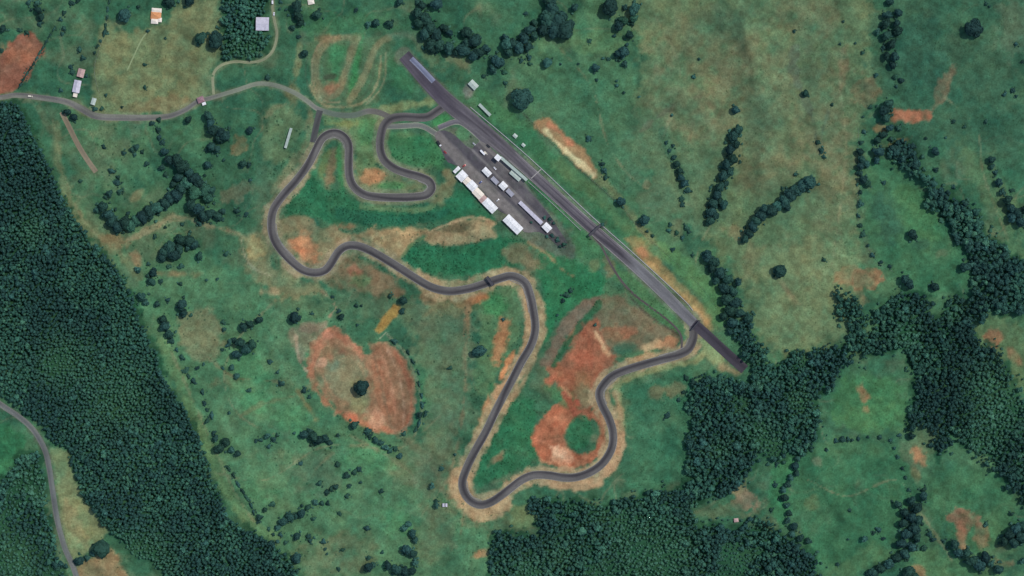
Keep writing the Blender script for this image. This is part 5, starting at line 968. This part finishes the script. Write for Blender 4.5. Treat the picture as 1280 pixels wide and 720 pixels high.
row('hedge beside the lower plantation', 'in the short hedge right of the plantation', 'y', [(286, 585, 3.4), (292, 594, 3), (298, 605, 3.4), (304, 614, 3.4), (309, 622, 3.6), (314, 631, 3.4), (317, 640, 3)], 1.7)
row('trees in the gap below the mid wood', 'in the thin line left of the lower meadow', 'y', [(997, 573, 5), (993, 582, 5.4), (995, 591, 5), (988, 597, 5), (984, 605, 5), (979, 612, 5), (980, 622, 5.4), (983, 631, 5), (986, 641, 5), (984, 650, 5), (992, 657, 5.4), (990, 667, 5), (1000, 672, 5.4), (996, 690, 5), (1010, 676, 5), (969, 606, 3.6), (971, 580, 3.4), (964, 637, 3)])
row('bushes along the meadow top', 'along the top of the lower right meadow', 'x', [(1033, 562, 2.8), (1045, 551, 3.6), (1053, 549, 4.6), (1060, 549, 3.4), (1065, 550, 2.6), (1073, 548, 3), (1085, 546, 2), (1100, 546, 3.4), (1113, 550, 2.8), (1118, 560, 2.6), (1122, 571, 3), (1128, 585, 2.8), (1132, 597, 2.8), (1124, 544, 3), (1062, 638, 3), (1136, 612, 3)])
row('belt through the lower right', 'in the belt below the upper red scar', 'y', [(1122, 630, 5.4), (1138, 625, 6), (1145, 634, 7), (1130, 640, 6), (1138, 646, 8), (1147, 650, 6.6), (1128, 654, 6), (1142, 660, 8), (1133, 667, 8), (1145, 672, 6), (1126, 679, 7), (1138, 682, 7), (1130, 692, 7), (1120, 697, 7), (1110, 704, 7), (1100, 710, 7), (1154, 612, 4), (1091, 715, 7)])
row('bushes in the lower right meadow', 'in the middle of the lower right meadow', 'x', [(1080, 673, 4.8), (1092, 666, 3.4), (1098, 662, 4.4), (1104, 673, 3), (1047, 705, 3), (1085, 716, 5), (1060, 674, 2), (1034, 563, 2)])
row('trees below the lower red scar', 'below the lower right red scar', 'x', [(1162, 667, 4.4), (1166, 674, 4), (1155, 685, 4.4), (1192, 680, 6.4), (1197, 690, 6.4), (1207, 691, 6.6), (1214, 700, 8.5), (1223, 706, 8.5), (1230, 696, 7.5), (1238, 704, 5), (1247, 711, 6.6), (1135, 714, 8), (1141, 720, 7), (1180, 676, 3)])
row('clump at the lower right edge', 'in the clump at the lower right edge', 'x', [(1254, 676, 6.5), (1261, 668, 8), (1269, 660, 8), (1266, 678, 7), (1275, 672, 8), (1278, 658, 7), (1232, 655, 3.6), (1264, 642, 3.6), (1278, 700, 5), (1231, 657, 2.4)])
row('bushes beside the paddock end', 'by the hut at the paddock\'s lower end', 'y', [(681, 272, 2.6), (687, 274, 3), (692, 279, 2.4), (690, 294, 3), (697, 300, 3.4), (705, 306, 3.6), (664, 278, 2), (684, 296, 2.4), (700, 308, 2.4)])
row('bushes in the upper infield', 'in the green infield left of the red soil', 'y', [(708, 369, 4.4), (713, 364, 3.4), (704, 376, 3.4), (697, 394, 2.2), (744, 406, 2.4)])
row('bushes at the edge of the mid wood', 'at the field\'s right edge by the woods', 'y', [(836, 516, 2.2), (858, 472, 4), (866, 478, 5), (854, 490, 3), (848, 500, 3)])
# the 300 largest of each kind stand as things of their own, the smallest few are joined
big_ = sorted((q for q in WANTED if q[2] >= 4.6), key=lambda q: -q[2]); sml_ = sorted((q for q in WANTED if q[2] < 4.6), key=lambda q: -q[2])
for q in big_[:300] + sml_[:300]: plant(*q)
REST = (('small_trees', 'smallest dark trees among the clumps and hedges', big_[300:]), ('small_bushes', 'smallest dark bushes dotted over the pastures', sml_[300:]))
print('TREES', NT, len(REST[0][2]), len(REST[1][2]))

# ------------------------------------------------------------------ woods: masses nobody could count
def low_tree(seed):
    r = np.random.default_rng(seed); vs_, fs = [], []; n0 = 0
    tn = []
    for i in range(4):                                           # four ragged clumps of different height and tone, with loose sprays
        a = i * 2.1 + r.uniform(-.5, .5); rr = r.uniform(.35, .62) if i else 0; R_ = r.uniform(.42, .62) if i else .7
        c = np.array([rr * math.cos(a), rr * math.sin(a), r.uniform(1.15, 1.7) if i else 1.6]); t_ = r.uniform(.84, 1.2)
        v = IV0 * (1 + r.uniform(-.32, .32, (12, 1))) * np.array([R_, R_, R_ * .8]) + c; vs_.append(v); fs.append(IF0 + n0); n0 += 12; tn.append(np.full(12, t_))
        lv, lf = leaf_tris(r, c, 9, R_ * 1.08, .24, .85); vs_.append(lv); fs.append(lf + n0); n0 += len(lv); tn.append(np.repeat(t_ * r.uniform(.6, 1.6, 9), 3))
    a = np.array([[.09 * math.cos(k), .09 * math.sin(k), z] for z in (-.2, 1.0) for k in (0, 2.09, 4.19)]); vs_.append(a)
    fs.append(np.array([[0, 1, 4], [0, 4, 3], [1, 2, 5], [1, 5, 4], [2, 0, 3], [2, 3, 5]]) + n0)
    return np.concatenate(vs_), np.concatenate(fs), n0, np.concatenate(tn)
LOW = [low_tree(300 + s) for s in range(9)]
def wood(name, label, pts, sp, rlo, rhi, hlo, hhi, seed, cola, colb, colc, gap=0.0, light=(), stray=10, rag=26):
    r = np.random.default_rng(seed); p = np.array(pts)
    x0, y0 = np.maximum(p.min(0), -60); x1, y1 = np.minimum(p.max(0), [1340, 780])
    gx, gy = np.meshgrid(np.arange(x0, x1, sp), np.arange(y0, y1, sp * .87)); gx = gx + (np.arange(gx.shape[0])[:, None] % 2) * sp / 2
    x = (gx + r.uniform(-.38, .38, gx.shape) * sp).ravel(); y = (gy + r.uniform(-.38, .38, gy.shape) * sp).ravel()
    d = sdf(x, y, pts) + (fbm(x, y, 18, 200 + seed % 7, 3) - .5) * rag
    k = (d < 0.5) | ((d < stray) & (r.random(len(d)) < .16))
    for l_, w_ in ((SWROAD, 6.5), (ENDSTRIP, 9.5), (STRAIGHT, 12), (CIRCUIT, 12), (ROAD, 7), (DRIVE, 4.5)): k &= seg_dist(x, y, l_) > w_
    k &= np.hypot(x - 920, y - 650) > 6; k &= (np.abs(x - 328.6) > 10.5) | (np.abs(y - 30.4) > 10.5)
    x, y, d = x[k], y[k], d[k]; n = len(x); rad = rlo + (rhi - rlo) * r.random(n) ** 1.6; hh = r.uniform(hlo, hhi, n) * (.8 + .4 * vnoise(x, y, 30, 220))
    low = (st(fbm(x, y, 42, 210 + seed % 7, 3), .5 + gap, .56 + gap) if gap else np.zeros(n)) * (d < -3); low = np.maximum(low, sum((np.exp(-((x - lx) ** 2 + (y - ly) ** 2) / lr ** 2) for lx, ly, lr in light), np.zeros(n)) * .6)
    low = np.where(d > 0.5, 1.0, low)
    low = np.clip(low * r.uniform(.6, 1.3, n), 0, 1); rad *= 1 - .42 * low; hh *= 1 - .7 * low       # openings grown over with low scrub

    big = r.random(n) < .035; rad = np.where(big, rad * 1.5, rad); hh = np.where(big, hh * 1.15, hh)      # emergent crowns
    rot = r.uniform(0, 6.283, n)
    f1 = np.clip((fbm(x, y, 46, 230 + seed % 5, 3) - .5) * 1.9 + .5, 0, 1); f2 = r.random(n)
    col = cola + (colb - cola) * st(f1 * .6 + f2 * .4, .38, .66)[:, None]; col = col + (colc - col) * ((f2 > .88) * .7)[:, None] * st(f1, .35, .6)[:, None]
    col = col * np.where(big, r.uniform(.75, 1.7, n), r.uniform(.85, 1.15, n))[:, None]
    col = col + (colc * .8 - col) * (low * .55)[:, None]
    for lx, ly, lr in light: col = col + (colc - col) * (.75 * np.exp(-((x - lx) ** 2 + (y - ly) ** 2) / lr ** 2) * r.uniform(.4, 1.2, n))[:, None]
    h = height(x, y); kk = (H - h) / H; wx = (x - 640) * kk; wy = (360 - y) * kk
    V_, F_, C_ = [], [], []; n0 = 0; which = r.integers(0, len(LOW), n)
    for q, (v, f, nl, tn) in enumerate(LOW):
        s = np.where(which == q)[0]
        if not len(s): continue
        c, sn = np.cos(rot[s])[:, None], np.sin(rot[s])[:, None]
        X = (v[None, :, 0] * c - v[None, :, 1] * sn) * rad[s][:, None] + wx[s][:, None]; Y = (v[None, :, 0] * sn + v[None, :, 1] * c) * rad[s][:, None] + wy[s][:, None]
        Z = v[None, :, 2] * (hh[s] / 2.2)[:, None] + h[s][:, None]
        V_.append(np.stack([X, Y, Z], -1).reshape(-1, 3)); m = len(v)
        F_.append((f[None] + (np.arange(len(s)) * m)[:, None, None]).reshape(-1, 3) + n0); n0 += m * len(s)
        cc = np.broadcast_to(col[s][:, None], (len(s), m, 3)).copy(); cc[:, :nl] *= tn[None, :, None]; cc[:, nl:] = (.10, .075, .055); C_.append(np.clip(cc.reshape(-1, 3), .004, [.07, .19, .12]))
    me = np_mesh(name, np.concatenate(V_), np.concatenate(F_), np.concatenate(C_))
    o = link(name, me, M['forest']); tag(o, label, 'woodland', None, 'stuff'); print(name, n, 'trees'); return o
ca, cb, cc_ = np.array([.022, .066, .056]), np.array([.032, .100, .070]), np.array([.060, .165, .098])
wood('plantation', 'dense dark plantation covering the left side of the view', W_PLANT, 4.15, 2.0, 3.1, 8, 11, 1, ca, cb, cc_, 0, ((40, 288, 18), (70, 455, 14), (80, 450, 30), (150, 500, 40), (190, 690, 26), (165, 690, 20)), 4, 8)
wood('woodland', 'mixed woodland left of the lower left road', W_SW, 4.8, 1.9, 3.9, 6, 10, 2, ca, cb * 1.2, cc_, .12, ((15, 690, 25), (55, 610, 18), (40, 600, 20), (20, 720, 30)))
wood('woodland', 'mixed forest along the bottom and right of the end strip', W_MID, 4.6, 1.9, 4.0, 6, 12, 3, ca, cb, cc_, .14, ((790, 665, 26), (700, 690, 20), (800, 700, 40), (660, 710, 20), (950, 540, 22), (840, 690, 30), (900, 560, 14), (880, 640, 16), (1000, 500, 14), (755, 640, 16)))
wood('woodland', 'dark forest on the right surrounding the small green meadow', W_EAST, 4.8, 2.0, 4.2, 6, 12, 4, ca * .8, cb * .84, cc_, .16, ((1132, 418, 16), (1235, 480, 26), (1250, 520, 30), (1230, 555, 20), (1190, 390, 12)))
wood('woodland', 'wooded corridor running down to the right edge', W_NE, 5.4, 2.4, 5.8, 6, 12, 5, ca * .9, cb * .9, cc_)
wood('woodland', 'small grey green wood left of the square building', W_N, 4.5, 1.8, 3.6, 6, 10, 6, ca * 1.2, cb * 1.25, cc_ * .9, .2, ((315, 62, 18), (295, 60, 12)))

# low undergrowth round the feet of trees and hedges
def undergrowth():
    r = np.random.default_rng(77); X_, Y_, R_ = [], [], []
    for x, y, rr in FEET:
        if rr > 12 or (x, y) in ((452.5, 484),): continue
        n = int(r.integers(2, 6))
        a = r.uniform(0, 6.28, n); d_ = rr * r.uniform(.6, 1.5, n); X_.append(x + np.cos(a) * d_); Y_.append(y + np.sin(a) * d_); R_.append(np.clip(rr * r.uniform(.14, .42, n), .7, 2.6))
    x, y, R = np.concatenate(X_), np.concatenate(Y_), np.concatenate(R_)
    low_mass('undergrowth', 'low undergrowth round the feet of trees and hedges', 'undergrowth', x, y, R, .7, np.array([.034, .092, .066]), r)
def low_mass(name, label, cat, x, y, R, sink, tint, r):
    k = np.ones(len(x), bool)
    for l_, w in ((CIRCUIT, 9), (STRAIGHT, 11), (ENDSTRIP, 9), (ROAD, 6), (SWROAD, 6), (DRIVE, 4)): k &= seg_dist(x, y, l_) > w
    x, y, R = x[k], y[k], R[k]; n = len(x); h = height(x, y); kk = (H - h) / H; rot = r.uniform(0, 6.28, n); V_, F_, C_ = [], [], []; n0 = 0; wh = r.integers(0, len(LOW), n)
    for q, (v, f, nl, tn) in enumerate(LOW):
        s_ = np.where(wh == q)[0]; c, sn = np.cos(rot[s_])[:, None], np.sin(rot[s_])[:, None]; rr = R[s_][:, None]; m = len(v)
        V_.append(np.stack([(v[None, :, 0] * c - v[None, :, 1] * sn) * rr + ((x - 640) * kk)[s_][:, None], (v[None, :, 0] * sn + v[None, :, 1] * c) * rr + ((360 - y) * kk)[s_][:, None], (v[None, :, 2] - sink) * rr * .8 + h[s_][:, None]], -1).reshape(-1, 3))
        F_.append((f[None] + (np.arange(len(s_)) * m)[:, None, None]).reshape(-1, 3) + n0); n0 += m * len(s_)
        cc = np.broadcast_to((tint * r.uniform(.6, 1.5, (len(s_), 1)))[:, None], (len(s_), m, 3)).copy(); cc[:, :nl] *= tn[None, :, None]; C_.append(cc.reshape(-1, 3))
    tag(link(name, np_mesh(name, np.concatenate(V_), np.concatenate(F_), np.concatenate(C_)), M['forest']), label, cat, None, 'stuff')
undergrowth()
for nm_, lb_, it_ in REST:
    a_ = np.array([q[:3] for q in it_])
    if len(a_): low_mass(nm_, lb_, 'tree' if nm_ == 'small_trees' else 'bush', a_[:, 0], a_[:, 1], a_[:, 2] * .95, .2, np.array([.026, .074, .058]), np.random.default_rng(79))
# ------------------------------------------------------------------ rank grass and low scrub, far too many to count
def tufts(name, label, n, seed, region, rl, rh, tint, kind='grass'):
    r = np.random.default_rng(seed); x = r.uniform(region[0], region[2], n); y = r.uniform(region[1], region[3], n)
    keep = fbm(x, y, 40, 240 + seed, 3) > .47
    for w in (W_PLANT, W_SW, W_MID, W_EAST, W_NE, W_N, PADDOCK): keep &= sdf(x, y, w) > 2
    for l_, w in ((CIRCUIT, 8), (STRAIGHT, 11), (ENDSTRIP, 9), (ROAD, 6), (SWROAD, 6), (DRIVE, 3.5), (STRIP, 5), (LINK, 6), (PADROAD, 5), (PITLANE, 5), ([(514, 73), (542, 102)], 5)): keep &= seg_dist(x, y, l_) > w
    for nm, pl in SOIL: keep &= ~inside(x, y, pl)
    if name == 'rank_grass': gx_ = C[np.clip(np.searchsorted(ys, y), 0, NR - 1), np.clip(np.searchsorted(xs, x), 0, NC - 1)]; keep &= gx_[:, 1] > gx_[:, 0] * 2.2
    x, y = x[keep], y[keep]; n = len(x); R = r.uniform(rl, rh, n)
    h = height(x, y); k = (H - h) / H; wx = (x - 640) * k; wy = (360 - y) * k
    b = np.array([[1, 0, 0], [.3, .95, 0], [-.8, .6, 0], [-.8, -.6, 0], [.3, -.95, 0], [0, 0, .8]]); f = np.array([[0, 1, 5], [1, 2, 5], [2, 3, 5], [3, 4, 5], [4, 0, 5]])
    rot = r.uniform(0, 6.28, n); c, s = np.cos(rot)[:, None], np.sin(rot)[:, None]; jit = r.uniform(.6, 1.3, (n, 6))
    X = (b[None, :, 0] * c - b[None, :, 1] * s) * jit * R[:, None] + wx[:, None]; Y = (b[None, :, 0] * s + b[None, :, 1] * c) * jit * R[:, None] + wy[:, None]; Z = b[None, :, 2] * R[:, None] + h[:, None] + b[None, :, 2] * 0 + .02 - .06
    V_ = np.stack([X, Y, Z], -1).reshape(-1, 3); F_ = (f[None] + (np.arange(n) * 6)[:, None, None]).reshape(-1, 3)
    jx = np.clip(np.searchsorted(xs, x), 0, NC - 1); jy = np.clip(np.searchsorted(ys, y), 0, NR - 1)
    base = C[jy, jx]; col = base * tint * r.uniform(.75, 1.2, (n, 1)); col = np.repeat(col[:, None], 6, 1).reshape(-1, 3)
    o = link(name, np_mesh(name, V_, F_, col), M['forest']); tag(o, label, kind, None, 'stuff')
tufts('grass', 'rough grass tufts scattered across the pastures', 28000, 1, (-40, -40, 1320, 760), .5, 1.4, np.array([.90, .97, .90]))
tufts('rank_grass', 'tall dark grass tufts in the green hollow inside the circuit', 5200, 4, (335, 195, 665, 350), .6, 1.5, np.array([.62, .72, .72]))
tufts('rank_grass', 'tall dark grass tufts inside the lower loops of the circuit', 3200, 5, (590, 350, 870, 610), .6, 1.4, np.array([.66, .76, .74]))
tufts('scrub', 'low dark scrub dotted over the pastures', 1500, 3, (120, 140, 620, 720), .9, 1.8, np.array([.55, .7, .7]), 'scrub')
